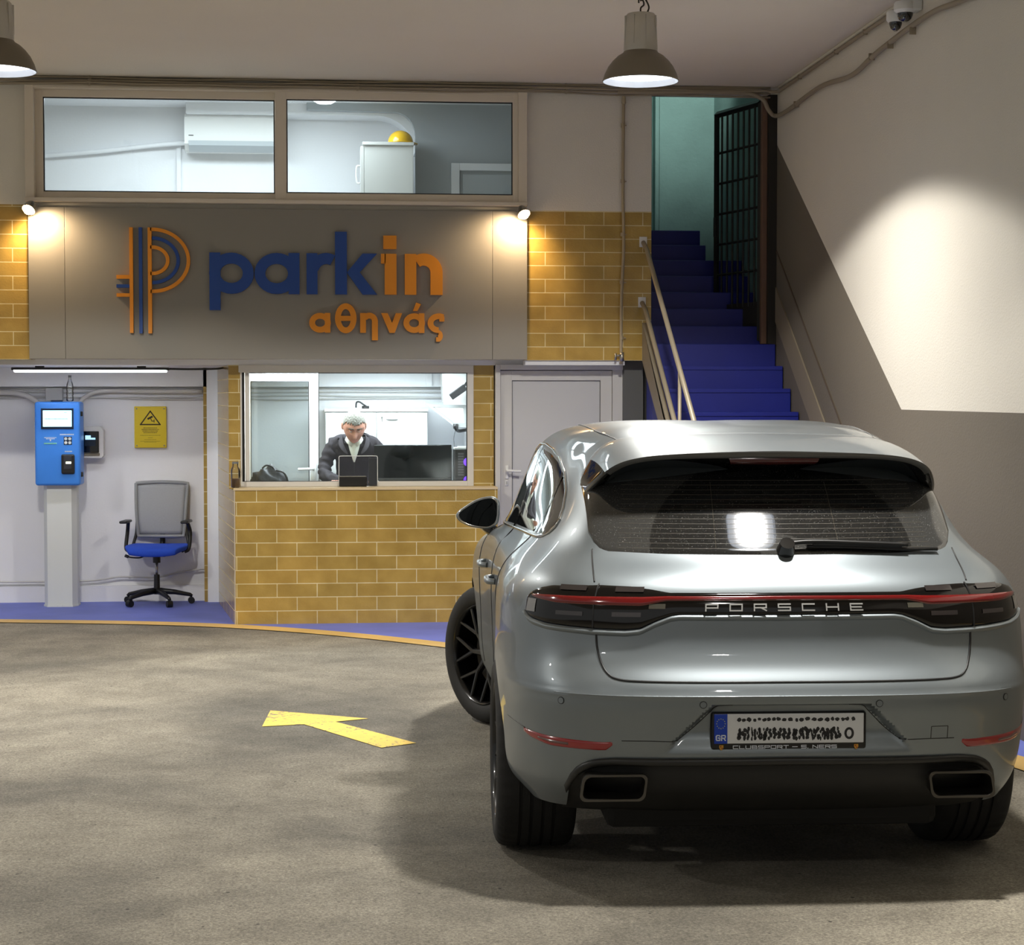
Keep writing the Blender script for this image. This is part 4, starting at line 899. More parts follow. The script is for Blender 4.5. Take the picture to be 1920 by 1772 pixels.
bm = BM(); lathe(bm, [(0, 0), (.12, 0), (.12, -.02), (.105, -.03), (0, -.03)], seg=36); finish('base', bm, WHITE_PL, t, True, angle=40)
bm = BM(); lathe(bm, [(.104, -.03), (.10, -.06), (.06, -.085), (0, -.092)], seg=36); finish('diffuser', bm, mat('globe', (255, 255, 255), 0.3, emit=(240, 248, 255), estr=6), t, True)
# =================================================================== CAR
CAR_HEAD = radians(2.5)
CARL = (1.28 * cos(CAR_HEAD) + 7.2 * sin(CAR_HEAD), -1.28 * sin(CAR_HEAD) + 7.2 * cos(CAR_HEAD), 0.0)
car = thing('car', 'silver grey sporty SUV seen from behind, standing on the asphalt below the stairs', 'car', CARL, -CAR_HEAD)
PAINT = mat('car_paint', (126, 134, 139), 0.42, 0.68, coat=0.55, coat_rough=0.03, noise=0.02, nscale=900)
CBLK = mat('car_black_trim', (14, 14, 15), 0.45); CGLOSS = mat('car_gloss_black', (6, 6, 7), 0.06, coat=1); CHROME = mat('chrome', (200, 200, 198), 0.12, 1.0)
CDARK = mat('under_black', (10, 10, 10), 0.8)
sideY = [-.40, 0, .45, 1.0, 1.6, 2.2, 2.8, 3.3]
def lowrow(z, rear, side, f=((.72, 3.58), (.42, 3.72), (0, 3.76)), zf=None):
    r = [(x, y, z) for x, y in rear] + [(x, y, z) for x, y in zip(side, sideY)] + [(x, y, z) for x, y in f]
    if zf is not None:
        for i in range(10, 16): r[i] = (r[i][0], r[i][1], zf[i - 10])
    return r
ROWS = [
 lowrow(.30, [(0, -.74), (.35, -.73), (.62, -.71), (.76, -.66), (.84, -.55)], (.86, .88, .88, .88, .88, .88, .86, .80)),
 lowrow(.375, [(0, -.84), (.35, -.835), (.63, -.80), (.79, -.73), (.88, -.58)], (.93, .945, .91, .90, .90, .92, .94, .88)),
 lowrow(.50, [(0, -.915), (.35, -.91), (.64, -.865), (.81, -.77), (.905, -.60)], (.950, .962, .935, .925, .925, .942, .962, .90)),
 lowrow(.62, [(0, -.94), (.35, -.935), (.64, -.89), (.815, -.785), (.912, -.61)], (.957, .970, .942, .93, .93, .947, .968, .90)),
 lowrow(.715, [(0, -.955), (.35, -.95), (.64, -.902), (.815, -.795), (.915, -.615)], (.960, .972, .945, .935, .935, .95, .970, .90)),
 lowrow(.755, [(0, -.945), (.35, -.94), (.637, -.892), (.812, -.787), (.913, -.612)], (.960, .972, .946, .936, .936, .952, .970, .90)),
 lowrow(.81, [(0, -.905), (.35, -.90), (.633, -.855), (.806, -.76), (.909, -.602)], (.959, .971, .947, .938, .938, .954, .968, .89)),
 lowrow(.91, [(0, -.868), (.35, -.863), (.63, -.82), (.80, -.735), (.905, -.588)], (.955, .968, .947, .940, .940, .955, .962, .88), zf=(.90, .89, .87, .85, .84, .84)),
 lowrow(1.01, [(0, -.858), (.35, -.853), (.63, -.81), (.795, -.725), (.893, -.572)], (.938, .955, .938, .932, .932, .938, .93, .84), zf=(1.0, .97, .93, .89, .88, .88)),
 lowrow(1.085, [(0, -.825), (.35, -.82), (.63, -.775), (.782, -.693), (.863, -.545)], (.895, .915, .91, .908, .908, .90, .86, .74), ((.58, 3.42), (.32, 3.5), (0, 3.52)), zf=(1.06, 1.02, .97, .92, .915, .92)),
 [(0, -.725, 1.18), (.35, -.700, 1.18), (.61, -.640, 1.18), (.70, -.585, 1.182), (.765, -.46, 1.185), (.795, -.28, 1.19), (.815, .03, 1.19), (.825, .45, 1.18), (.842, 1.0, 1.16), (.852, 1.6, 1.14), (.82, 2.2, 1.10), (.72, 2.55, 1.06), (.55, 2.72, 1.05), (.38, 2.78, 1.05), (.2, 2.82, 1.05), (0, 2.83, 1.05)],
 [(0, -.612, 1.30), (.34, -.588, 1.30), (.585, -.535, 1.30), (.655, -.48, 1.30), (.705, -.34, 1.30), (.728, -.18, 1.30), (.75, .07, 1.305), (.772, .45, 1.30), (.79, 1.0, 1.30), (.795, 1.55, 1.28), (.76, 2.0, 1.23), (.66, 2.3, 1.20), (.5, 2.43, 1.20), (.34, 2.48, 1.20), (.17, 2.51, 1.20), (0, 2.52, 1.20)],
 [(0, -.497, 1.42), (.33, -.473, 1.42), (.555, -.42, 1.42), (.62, -.36, 1.42), (.66, -.22, 1.42), (.682, -.06, 1.42), (.702, .12, 1.43), (.73, .47, 1.435), (.748, 1.0, 1.44), (.745, 1.48, 1.42), (.70, 1.82, 1.38), (.6, 2.02, 1.37), (.45, 2.12, 1.37), (.3, 2.16, 1.37), (.15, 2.19, 1.37), (0, 2.2, 1.37)],
 [(0, -.33, 1.535), (.32, -.32, 1.53), (.50, -.27, 1.52), (.565, -.18, 1.512), (.605, -.06, 1.51), (.63, .06, 1.515), (.655, .22, 1.53), (.683, .5, 1.548), (.695, 1.0, 1.558), (.68, 1.35, 1.545), (.63, 1.6, 1.52), (.53, 1.72, 1.525), (.4, 1.79, 1.53), (.27, 1.82, 1.535), (.13, 1.84, 1.54), (0, 1.845, 1.54)],
 [(0, -.12, 1.594), (.28, -.12, 1.59), (.43, -.09, 1.585), (.50, -.03, 1.583), (.535, .07, 1.588), (.55, .2, 1.595), (.562, .36, 1.606), (.575, .6, 1.616), (.575, .95, 1.618), (.55, 1.17, 1.61), (.49, 1.32, 1.603), (.4, 1.4, 1.604), (.29, 1.45, 1.606), (.19, 1.47, 1.608), (.09, 1.48, 1.61), (0, 1.48, 1.61)],
 [(0, .15, 1.625), (0, .17, 1.626), (0, .2, 1.627), (0, .23, 1.628), (0, .27, 1.63), (0, .33, 1.632), (0, .42, 1.635), (0, .6, 1.638), (0, .8, 1.638), (0, .93, 1.637), (0, 1.0, 1.636), (0, 1.05, 1.635), (0, 1.08, 1.635), (0, 1.1, 1.634), (0, 1.12, 1.634), (0, 1.13, 1.634)],
]
NET = np.array(ROWS, float)                       # rows x 16 x 3 (right half)
mir = NET[:, 14:0:-1].copy(); mir[..., 0] *= -1   # left half back to rear
LOOP = np.concatenate([NET, mir], 1)              # periodic, 30 columns
def spline_second(t, Y, periodic):
    n = len(t) - 1; h = np.diff(t)
    if periodic:
        A = np.zeros((n, n)); B = np.zeros((n,) + Y.shape[1:])
        for i in range(n):
            hm, hp = h[i - 1], h[i]
            A[i, (i - 1) % n] += hm; A[i, i] += 2 * (hm + hp); A[i, (i + 1) % n] += hp
            B[i] = 6 * ((Y[i + 1] - Y[i]) / hp - (Y[i] - Y[i - 1 if i else n - 1]) / hm)
        M = np.linalg.solve(A, B.reshape(n, -1)).reshape(B.shape); return np.concatenate([M, M[:1]], 0)
    A = np.eye(n + 1); B = np.zeros_like(Y)
    for i in range(1, n):
        A[i, i - 1] = h[i - 1]; A[i, i] = 2 * (h[i - 1] + h[i]); A[i, i + 1] = h[i]
        B[i] = 6 * ((Y[i + 1] - Y[i]) / h[i] - (Y[i] - Y[i - 1]) / h[i - 1])
    return np.linalg.solve(A, B.reshape(n + 1, -1)).reshape(Y.shape)
def spline_eval(t, Y, M, q):
    i = np.clip(np.searchsorted(t, q, side='right') - 1, 0, len(t) - 2); h = (t[i + 1] - t[i])
    a = ((t[i + 1] - q) / h); b = ((q - t[i]) / h); sh = (slice(None),) + (None,) * (Y.ndim - 1)
    a, b, h = a[sh], b[sh], h[sh]
    return a * Y[i] + b * Y[i + 1] + ((a ** 3 - a) * M[i] + (b ** 3 - b) * M[i + 1]) * h * h / 6
ref = LOOP[6]; d_ = np.linalg.norm(np.diff(np.concatenate([ref, ref[:1]], 0), axis=0), axis=1)
TU = np.concatenate([[0], np.cumsum(d_)])
seg_ = np.linalg.norm(np.diff(LOOP, axis=0), axis=2); TV = np.concatenate([[0], np.cumsum(np.median(seg_, axis=1))])
def usamples():
    out = []
    for i in range(30):
        L_ = d_[i]; rear = (i <= 4 or i >= 25)
        n = max(2, int(round(L_ / (.0105 if rear else .020 if (i <= 10 or i >= 19) else .05))))
        out += list(TU[i] + L_ * np.arange(n) / n)
    return np.array(out)
def vsamples():
    out = []
    for i in range(len(TV) - 1):
        L_ = TV[i + 1] - TV[i]; n = max(2, int(round(L_ / (.009 if i < 10 else .012 if i < 13 else .025)))); out += list(TV[i] + L_ * np.arange(n) / n)
    return np.array(out + [TV[-1]])
US, VS = usamples(), vsamples()
Yu = np.transpose(np.concatenate([LOOP, LOOP[:, :1]], 1), (1, 0, 2))       # columns first
G1 = spline_eval(TU, Yu, spline_second(TU, Yu, True), US)                  # nu x rows x 3
G1 = np.transpose(G1, (1, 0, 2))
G = spline_eval(TV, G1, spline_second(TV, G1, False), VS)                  # nv x nu x 3
G[0, :, 2] = .30
for _ in range(36):                                # fair the greenhouse
    A_ = G.copy(); L_ = (np.roll(A_, 1, 1) + np.roll(A_, -1, 1)) / 2; L2 = L_.copy(); L2[1:-1] = (L_[1:-1] + (A_[2:] + A_[:-2]) / 2) / 2
    w_ = np.clip((A_[..., 2] - 1.16) / .10, 0, 1)[..., None] * .6; w_[-1] = 0; w_[0] = 0
    G = A_ * (1 - w_) + L2 * w_
G[-1, :, 0] = 0
def sst(a, b, x): t_ = np.clip((x - a) / (b - a), 0, 1); return t_ * t_ * (3 - 2 * t_)
X, Y_, Z = G[..., 0], G[..., 1], G[..., 2]
lim = np.where(Z > .692, .262, .262 + (.692 - Z) * 1.02)
rec = .040 * (1 - sst(.686, .700, Z)) * sst(.515, .60, Z) * (1 - sst(lim - .006, lim + .014, np.abs(X))) * (Y_ < -.5)
rec = np.where((Y_ < -.5), rec, 0)
# crisp shelf of the bumper and the small lip under the light band
crease = .006 * np.exp(-((Z - .722) / .006) ** 2) * (Y_ < -.3)
lip = .010 * np.exp(-np.clip((.985 - Z) / .012, 0, 99) ** 2) * (Z > .93) * (Z <= .985) * (Y_ < -.5) * (np.abs(X) < .40)
G[..., 1] += rec - crease - 0 * lip
nv, nu = G.shape[:2]
bm = BM()
V = [[bm.verts.new(G[i, j]) for j in range(nu)] for i in range(nv)]
for i in range(nv - 1):
    for j in range(nu):
        k = (j + 1) % nu
        try: bm.faces.new((V[i][j], V[i][k], V[i + 1][k], V[i + 1][j]))
        except ValueError: pass
half = nu // 2
for j in range(half):                              # bottom cap, symmetric quads
    a, b = j, j + 1; a2, b2 = (-a) % nu, (-b) % nu
    vs = [];
    for q in (V[0][a], V[0][b], V[0][b2], V[0][a2]):
        if q not in vs: vs.append(q)
    if len(vs) >= 3:
        try: bm.faces.new(vs)
        except ValueError: pass
bmesh.ops.remove_doubles(bm, verts=bm.verts, dist=1e-5)
bmesh.ops.dissolve_degenerate(bm, edges=bm.edges, dist=1e-6)
bmesh.ops.recalc_face_normals(bm, faces=bm.faces)
BV = BVHTree.FromBMesh(bm)
# ---- cut: wheel arches and rear underside
body = finish('body', bm, PAINT, car, True)
cb = BM()
ARCHM = CDARK
for y0, R_ in ((0, .412), (2.75, .405)):
    for sg in (-1, 1):
        cyl(cb, (sg * .52, y0, .37), (sg * 1.2, y0, .37), R_, seg=72)
prism(cb, [(-.745, .2), (-.745, .40), (-.725, .445), (-.69, .47), (-.65, .482), (0, .492), (.65, .482), (.69, .47), (.725, .445), (.745, .40), (.745, .2)], 'xz', -1.2, -.60)
cut = finish('arch_cutter', cb, ARCHM, car)
md = body.modifiers.new('b', 'BOOLEAN'); md.object = cut; md.operation = 'DIFFERENCE'; md.solver = 'EXACT'; md.use_self = True
try: md.material_mode = 'TRANSFER'
except Exception: pass
bpy.context.view_layer.update()
dg = bpy.context.evaluated_depsgraph_get()
me = bpy.data.meshes.new_from_object(body.evaluated_get(dg)); body.modifiers.clear(); body.data = me
bpy.data.objects.remove(cut)
try: me.set_sharp_from_angle(angle=radians(38))
except Exception: pass

def castR(x, z, off=0.002, y0=-3.0):
    h = BV.ray_cast(Vector((x, y0, z)), Vector((0, 1, 0)))
    if h[0] is None: return Vector((x, -.5, z))
    n = h[1] if h[1].y < 0 else -h[1]
    return h[0] + n * off
PL = [(0, -.86), (.35, -.855), (.63, -.81), (.795, -.725), (.893, -.572), (.935, -.40), (.955, -.2)]
PLL = [0]
for a, b in zip(PL, PL[1:]): PLL.append(PLL[-1] + sqrt((a[0] - b[0]) ** 2 + (a[1] - b[1]) ** 2))
def plan(s):
    sg = -1 if s < 0 else 1; s = abs(s)
    x = np.interp(s, PLL, [p[0] for p in PL]); y = np.interp(s, PLL, [p[1] for p in PL]); return sg * x, y
def castS(s, z, off=0.002):
    x, y = plan(s); d = Vector((-x * .75, .7, 0)).normalized()
    h = BV.ray_cast(Vector((x, y, z)) - d * 1.5, d)
    if h[0] is None: return Vector((x, y, z))
    n = h[1] if h[1].dot(d) < 0 else -h[1]
    return h[0] + n * off
def castL(y, z, sg=-1, off=0.002):
    h = BV.ray_cast(Vector((sg * 3, y, z)), Vector((-sg, 0, 0)))
    if h[0] is None: return Vector((sg * .8, y, z))
    n = h[1] if h[1].x * sg > 0 else -h[1]
    return h[0] + n * off
def fI(xs, ys): return lambda q: float(np.interp(q, xs, ys))
def patch(name, cast, s0, s1, top, bot, m, off=.003, ns=60, nz=10, parent=None, bulge=0.0, edge=True, args=None):
    """strip between bot(s) and top(s), laid on the body with its rim turned down into it"""
    bm = BM(); P = []
    for i in range(nz + 1):
        v = i / nz; row = []
        for j in range(ns + 1):
            s = s0 + (s1 - s0) * j / ns; t_, b_ = top(s), bot(s); z = b_ + (t_ - b_) * v
            ed = min(1, 5 * min(v, 1 - v, 1.0)) if edge else 1
            eu = min(1, 14 * min(j / ns, 1 - j / ns)) if edge else 1
            o = off * (1 if (0 < i < nz and 0 < j < ns) else (-1.2 if edge else 1)) + bulge * sqrt(max(0, 1 - (2 * v - 1) ** 2)) * eu
            row.append(cast(s, z, o, *(args or ())))
        P.append(row)
    grid_patch(bm, P); return finish(name, bm, m, parent or car, True)
def seam(name, pts, cast, r=.0026, m=None, parent=None, n=8, args=None, sm=True, off=0.0):
    P = smoothpath([(a, 0, b) for a, b in pts], n) if sm else [Vector((a, 0, b)) for a, b in pts]
    bm = BM(); tube(bm, [cast(p.x, p.z, off, *(args or ())) for p in P], r, 6); return finish(name, bm, m or CBLK, parent or car, True)

# ---- rear glass, defroster lines, wiper
def glass_rear_mat():
    m = mat('rear_glass', (9, 10, 11), 0.05, coat=1.0, coat_rough=0.01)
    nt = m.node_tree; b = nt.nodes['Principled BSDF']; L = nt.links
    tc = nt.nodes.new('ShaderNodeTexCoord'); n = nt.nodes.new('ShaderNodeTexNoise'); n.inputs['Scale'].default_value = 260; n.inputs['Detail'].default_value = 3
    L.new(tc.outputs['Object'], n.inputs['Vector']); c = nt.nodes.new('ShaderNodeValToRGB')
    c.color_ramp.elements[0].position = .63; c.color_ramp.elements[1].position = .74
    c.color_ramp.elements[0].color = (.008, .0085, .009, 1); c.color_ramp.elements[1].color = (.16, .16, .155, 1)
    L.new(n.outputs[0], c.inputs[0])
    sp = nt.nodes.new('ShaderNodeSeparateXYZ'); L.new(tc.outputs['Object'], sp.inputs[0])
    def mth(op, a, bb=None, c_=None):
        q = nt.nodes.new('ShaderNodeMath'); q.operation = op
        for k, v in enumerate((a, bb, c_)):
            if v is None: continue
            if isinstance(v, float): q.inputs[k].default_value = v
            else: L.new(v, q.inputs[k])
        return q.outputs[0]
    dx = mth('SUBTRACT', sp.outputs[0], 0.02); dz = mth('MULTIPLY', mth('SUBTRACT', sp.outputs[2], 1.195), 1.45)
    rr = mth('SQRT', mth('ADD', mth('MULTIPLY', dx, dx), mth('MULTIPLY', dz, dz)))
    inside = mth('MULTIPLY', mth('LESS_THAN', rr, 0.47), mth('GREATER_THAN', rr, 0.085))
    wet = mth('SUBTRACT', 1.0, inside)
    mx = nt.nodes.new('ShaderNodeMix'); mx.data_type = 'RGBA'; L.new(wet, mx.inputs[0]); L.new(c.outputs[0], mx.inputs[6])
    ad = nt.nodes.new('ShaderNodeMix'); ad.data_type = 'RGBA'; ad.blend_type = 'ADD'; ad.inputs[0].default_value = 1.0; L.new(c.outputs[0], ad.inputs[6]); ad.inputs[7].default_value = (.022, .022, .021, 1)
    L.new(ad.outputs[2], mx.inputs[7]); L.new(mx.outputs[2], b.inputs['Base Color']); return m
RG = glass_rear_mat()
gb = fI([-.668, -.662, -.65, -.63, -.60, -.4, 0, .4, .60, .63, .65, .662, .668], [1.40, 1.29, 1.235, 1.203, 1.190, 1.183, 1.179, 1.183, 1.190, 1.203, 1.235, 1.29, 1.40])
gt = fI([-.668, 0, .668], [1.42, 1.50, 1.42])
rg = patch('rear_window', castR, -.668, .668, gt, gb, RG, .003, 90, 24)
bm = BM()
for z in np.arange(1.205, 1.44, .0165):
    w_ = .56 - (z - 1.2) * .15
    tube(bm, [castR(x, z, .0035) for x in np.linspace(-w_, w_, 25)], .0006, 4)
for x in (-.22, .22): tube(bm, [castR(x + (z - 1.2) * -.05 * (1 if x > 0 else -1), z, .0035) for z in np.linspace(1.205, 1.43, 10)], .0006, 4)
finish('defroster_wire', bm, mat('wire_brown', (84, 78, 66), 0.5), rg)
wp = seam('wiper_arm', [(.02, 1.205), (.12, 1.212), (.30, 1.205), (.46, 1.196)], castR, .0085, BLACK, off=.030)
bm = BM(); c0 = castR(.025, 1.200, .012); n0 = (castR(.025, 1.200, .05) - c0).normalized(); tube(bm, [c0 - n0 * .012, c0 + n0 * .030], [.034, .026], 24); finish('wiper_pivot', bm, CGLOSS, wp, True, angle=40)
bm = BM(); tube(bm, [castR(x, z, .013) for x, z in ((.10, 1.206), (.25, 1.203), (.44, 1.193), (.58, 1.190))], .0075, 6); tube(bm, [castR(x, z, .022) for x, z in ((.12, 1.208), (.28, 1.205), (.44, 1.196))], .009, 6); finish('wiper_blade', bm, BLACK, wp, True)

# ---- roof spoiler with gloss side fins
Ee = [(0, -.63, 1.549), (.25, -.62, 1.543), (.42, -.60, 1.533), (.52, -.575, 1.515), (.58, -.535, 1.485), (.62, -.46, 1.44), (.646, -.37, 1.40), (.660, -.27, 1.362)]
Bb = [(0, -.02, 1.606), (.25, -.02, 1.602), (.43, -.03, 1.594), (.535, -.04, 1.572), (.60, -.08, 1.525), (.645, -.12, 1.455), (.668, -.155, 1.40), (.678, -.19, 1.355)]
def mirror_list(L_): return [(-x, y, z) for x, y, z in L_[:0:-1]] + L_
Ef = smoothpath(mirror_list(Ee), 6); Bf = smoothpath(mirror_list(Bb), 6)
def spo(rows, name, m, parent=None, a=0, b=None):
    bm = BM(); grid_patch(bm, [[Vector(p) for p in r_[a:b]] for r_ in rows]); return finish(name, bm, m, parent or car, True)
def between(t_, up): return [b_.lerp(e_, t_) + Vector((0, 0, 1)) * up * 4 * t_ * (1 - t_) for b_, e_ in zip(Bf, Ef)]
cenr = Vector((0, -.25, 1.2))
def inn(p, k, f=0.0): 
    n_ = (Vector((p.x, 0, p.z)) - Vector((0, 0, 1.15))).normalized(); return p - n_ * k + Vector((0, f, 0))
n1 = len(Ef); k0 = 16
toprows = [between(t_, .012) for t_ in (-.02, .1, .25, .4, .55, .7, .85, 1.0)]
toprows[0] = [inn(p, .006) for p in toprows[0]]
sp_top = spo(toprows, 'roof_spoiler', PAINT, a=k0, b=n1 - k0)
edge = [Ef, [inn(p, .010, .000) for p in Ef], [inn(p, .024, .012) for p in Ef]]
spo(edge, 'spoiler_edge', mat('spoiler_edge', (96, 96, 94), .3, .4), sp_top, a=k0, b=n1 - k0)
und = [[inn(p, .024, .012) for p in Ef], [inn(p, .040, .06) for p in Ef], [inn(p, .062, .16) for p in Ef], [inn(p, .09, .26) for p in Ef]]
spo(und, 'spoiler_underside', CGLOSS, sp_top, a=k0 - 3, b=n1 - k0 + 3)
for a_, b_ in ((0, k0 + 1), (n1 - k0 - 1, n1)):
    spo(toprows + [[inn(p, .012, .0) for p in Ef], [inn(p, .05, .10) for p in Ef], [inn(p, .08, .18) for p in Ef]], 'spoiler_fin', CGLOSS, sp_top, a=a_, b=b_)
bm = BM(); P = [Vector(p) for p in Ef if abs(p.x) < .2]
grid_patch(bm, [[inn(p, .0255, .010) for p in P], [inn(p, .034, .008) for p in P], [inn(p, .042, .014) for p in P], [inn(p, .050, .05) for p in P]]); finish('high_brake_light', bm, mat('dark_red_lens', (70, 14, 16), .15, coat=1), sp_top, True)
for sg in (-1, 1):
    bm = BM(); pts = []
    for y, x in ((-.05, .50), (.1, .525), (.3, .545), (.6, .56), (1.0, .555), (1.3, .53)):
        h = BV.ray_cast(Vector((sg * x, y, 3)), Vector((0, 0, -1))); pts.append(h[0] + Vector((0, 0, .0)))
    tube(bm, smoothpath(pts), .0035, 6); finish('roof_seam', bm, CBLK, car, True)

# ---- light band
LT = fI([-.985, -.975, -.955, -.92, -.85, -.66, -.55, -.47, -.41, 0, .41, .47, .55, .66, .85, .92, .955, .975, .985], [1.01, 1.035, 1.055, 1.072, 1.086, 1.095, 1.092, 1.081, 1.070, 1.070, 1.070, 1.081, 1.092, 1.095, 1.086, 1.072, 1.055, 1.035, 1.01])
LB = fI([-.985, -.975, -.955, -.92, -.85, -.66, -.55, -.50, -.45, -.40, -.37, 0, .37, .40, .45, .50, .55, .66, .85, .92, .955, .975, .985], [1.005, .982, .968, .957, .947, .936, .934, .940, .966, .986, .990, .988, .990, .986, .966, .940, .934, .936, .947, .957, .968, .982, 1.005])
HOUSE = mat('smoked_lens', (10, 8, 8), 0.06, coat=.2, coat_rough=.02)
band = patch('tail_light_band', castS, -.985, .985, LT, LB, HOUSE, .004, 150, 12, bulge=.006)
REDL = mat('red_lens', (96, 8, 10), 0.14, coat=1, emit=(120, 6, 8), estr=.05)
RT = fI([-.945, -.9, -.8, -.5, -.40, 0, .40, .5, .8, .9, .945], [1.041, 1.048, 1.054, 1.057, 1.056, 1.056, 1.056, 1.057, 1.054, 1.048, 1.041])
RB = fI([-.945, -.9, -.8, -.5, -.42, 0, .42, .5, .8, .9, .945], [1.038, 1.028, 1.018, 1.014, 1.034, 1.036, 1.034, 1.014, 1.018, 1.028, 1.038])
patch('red_light_strip', castS, -.945, .945, RT, RB, REDL, .0125, 150, 5, band, bulge=.003)
LG = mat('light_block_grey', (52, 47, 47), 0.2, .2, coat=1); CLR = mat('reverse_lens', (150, 148, 146), .12, .3, coat=1)
for sg in (-1, 1):
    for a_, b_, z0_, z1_, m_ in ((.50, .60, 1.064, 1.080, LG), (.50, .60, .985, 1.000, LG), (.70, .80, 1.066, 1.082, LG), (.70, .80, .985, .999, LG)):
        patch('light_block', castS, sg * a_, sg * b_, lambda s, z=z1_: z, lambda s, z=z0_: z, m_, .0125, 10, 2, band, edge=False)
    patch('reverse_light', castS, sg * .905, sg * .955, fI([-.955, -.905, .905, .955], [.985, .972, .972, .985][::1]) if False else (lambda s: 1.028), (lambda s: .985), CLR, .0095, 8, 4, band, edge=False)
    patch('amber_block', castS, sg * .42, sg * .475, lambda s: 1.028, lambda s: 1.012, mat('block_chrome', (110, 108, 98), .2, .7), .0125, 8, 2, band, edge=False)
# raised lettering on the band
bm_letters = 'PORSCHE'
for i, ch in enumerate(bm_letters):
    bm = BM(); x0_ = -.283 + i * .0835
    glyph(bm, ch, x0_, 1.006, .041, .0195, .0045, .003, lambda x, z, d_: castS(x, z, .0125 + d_ * 1.5)); finish('letter', bm, mat('letter_silver', (170, 170, 168), .45, .5), band)
# light painted lip below the band
for sg in (1,):
    bm = BM(); grid_patch(bm, [[castS(s, LB(s) - .002 - dz, o) for s in np.linspace(-.975, .975, 150)] for dz, o in ((-.006, .004), (0, .011), (.004, .012), (.010, .005), (.016, -.001))]); finish('light_band_lip', bm, PAINT, car, True)

# ---- tailgate seams
for sg in (-1, 1):
    seam('light_gap', [(sg * .665, 1.089), (sg * .665, 1.06), (sg * .665, 1.0), (sg * .664, .942)], castS, .0032, off=.009)
for sg in (-1, 1):
    seam('tailgate_seam', [(sg * .655, 1.098), (sg * .655, 1.13), (sg * .652, 1.17), (sg * .648, 1.20)], castR, .0032)
seam('tailgate_seam', [(-.655, .934), (-.652, .88), (-.640, .83), (-.620, .795), (-.585, .778), (-.50, .773), (-.25, .771), (0, .771), (.25, .771), (.50, .773), (.585, .778), (.620, .795), (.640, .83), (.652, .88), (.655, .934)], castR, .0042)
bm = BM(); tube(bm, [castR(x, .726, -.0005) for x in np.linspace(-.80, .80, 60)], .0022, 6); finish('bumper_crease', bm, PAINT, car, True)
# lower bumper insert seam
for sg in (-1, 1):
    seam('bumper_seam', [(sg * .575, .568), (sg * .48, .569), (sg * .395, .568), (sg * .375, .575), (sg * .33, .61), (sg * .275, .665), (sg * .25, .688), (sg * .2, .694)], castR, .0016)
    seam('bumper_seam', [(sg * .94, .575), (sg * 1.02, .585), (sg * 1.12, .59)], castS, .0016)
    # reflectors
    rt_ = (lambda s: .564 + .010 * max(0, (abs(s) - .62)) / .3); rb_ = fI([-.97, -.9, -.8, -.62, -.59, -.56, .56, .59, .62, .8, .9, .97], [.570, .545, .530, .528, .530, .556, .556, .530, .528, .530, .545, .570])
    pr = patch('rear_reflector', castS, sg * .562, sg * .955, rt_, rb_, mat('dark_red_reflector', (142, 22, 26), .2, coat=1), .004, 40, 6)
    patch('fog_lens', castS, sg * .715, sg * .86, lambda s: rt_(s) - .009, lambda s: rb_(s) + .009 + .003 * (abs(s) > .8), mat('fog_grey', (96, 60, 58), .2, coat=1), .0065, 20, 3, pr)
# parking sensors
for x in (-.777, -.303, .301, .775):
    c0 = castR(x, .698, .0005); n0 = (castR(x, .698, .05) - c0).normalized()
    bm = BM(); tube(bm, [c0 - n0 * .004, c0 + n0 * .0014], .0125, 24); tube(bm, [c0 - n0 * .004, c0 + n0 * .0018], .0105, 24, mi=1); finish('parking_sensor', bm, [CBLK, PAINT], car, True, angle=30)
bm = BM()
for a, b in (((.49, .568), (.49, .612)), ((.49, .612), (.55, .612)), ((.55, .612), (.55, .568))): tube(bm, [castR(a[0] + (b[0] - a[0]) * t, a[1] + (b[1] - a[1]) * t, 0) for t in (0, .25, .5, .75, 1)], .0014, 6)
finish('tow_cover_seam', bm, CBLK, car)

# ---- number plate
pc = castR(0, .604, 0); py_ = pc.y - .006
plt = bpy.data.objects.new('number_plate', None); COL.objects.link(plt); plt.parent = car; plt.location = (-.003, py_, .604)
bm = BM(); box(bm, -.268, .268, -.018, .03, -.068, .063, .010, seg=3); finish('plate_holder', bm, CBLK, plt, True, angle=40)
bm = BM(); box(bm, -.258, .258, -.0205, -.015, -.045, .057, .003); finish('plate', bm, mat('plate_white', (206, 208, 210), .35), plt)
bm = BM(); box(bm, -.258, -.212, -.0212, -.018, -.045, .057, .002); finish('country_strip', bm, mat('eu_blue', (16, 58, 168), .35), plt)
putp = lambda x, z, d_: (x, -.0213 - d_, z)
bm = BM()
for k_ in range(12):
    a = k_ * pi / 6; cx_, cz_ = -.235 + .0145 * cos(a), .024 + .0165 * sin(a); A = []
    for q in range(10):
        rr_ = .0026 if q % 2 == 0 else .0011; A.append((cx_ + rr_ * sin(q * pi / 5), cz_ + rr_ * cos(q * pi / 5)))
    prism(bm, A, 'xz', -.0217, -.021)
finish('star_ring', bm, mat('star_yellow', (170, 176, 120), .4), plt)
for i, ch in enumerate('GR'):
    bm = BM(); glyph(bm, ch, -.251 + i * .0185, -.033, .0125, .017, .0036, .0006, putp); finish('letter', bm, mat('plate_letter_white', (220, 226, 236), .4), plt)
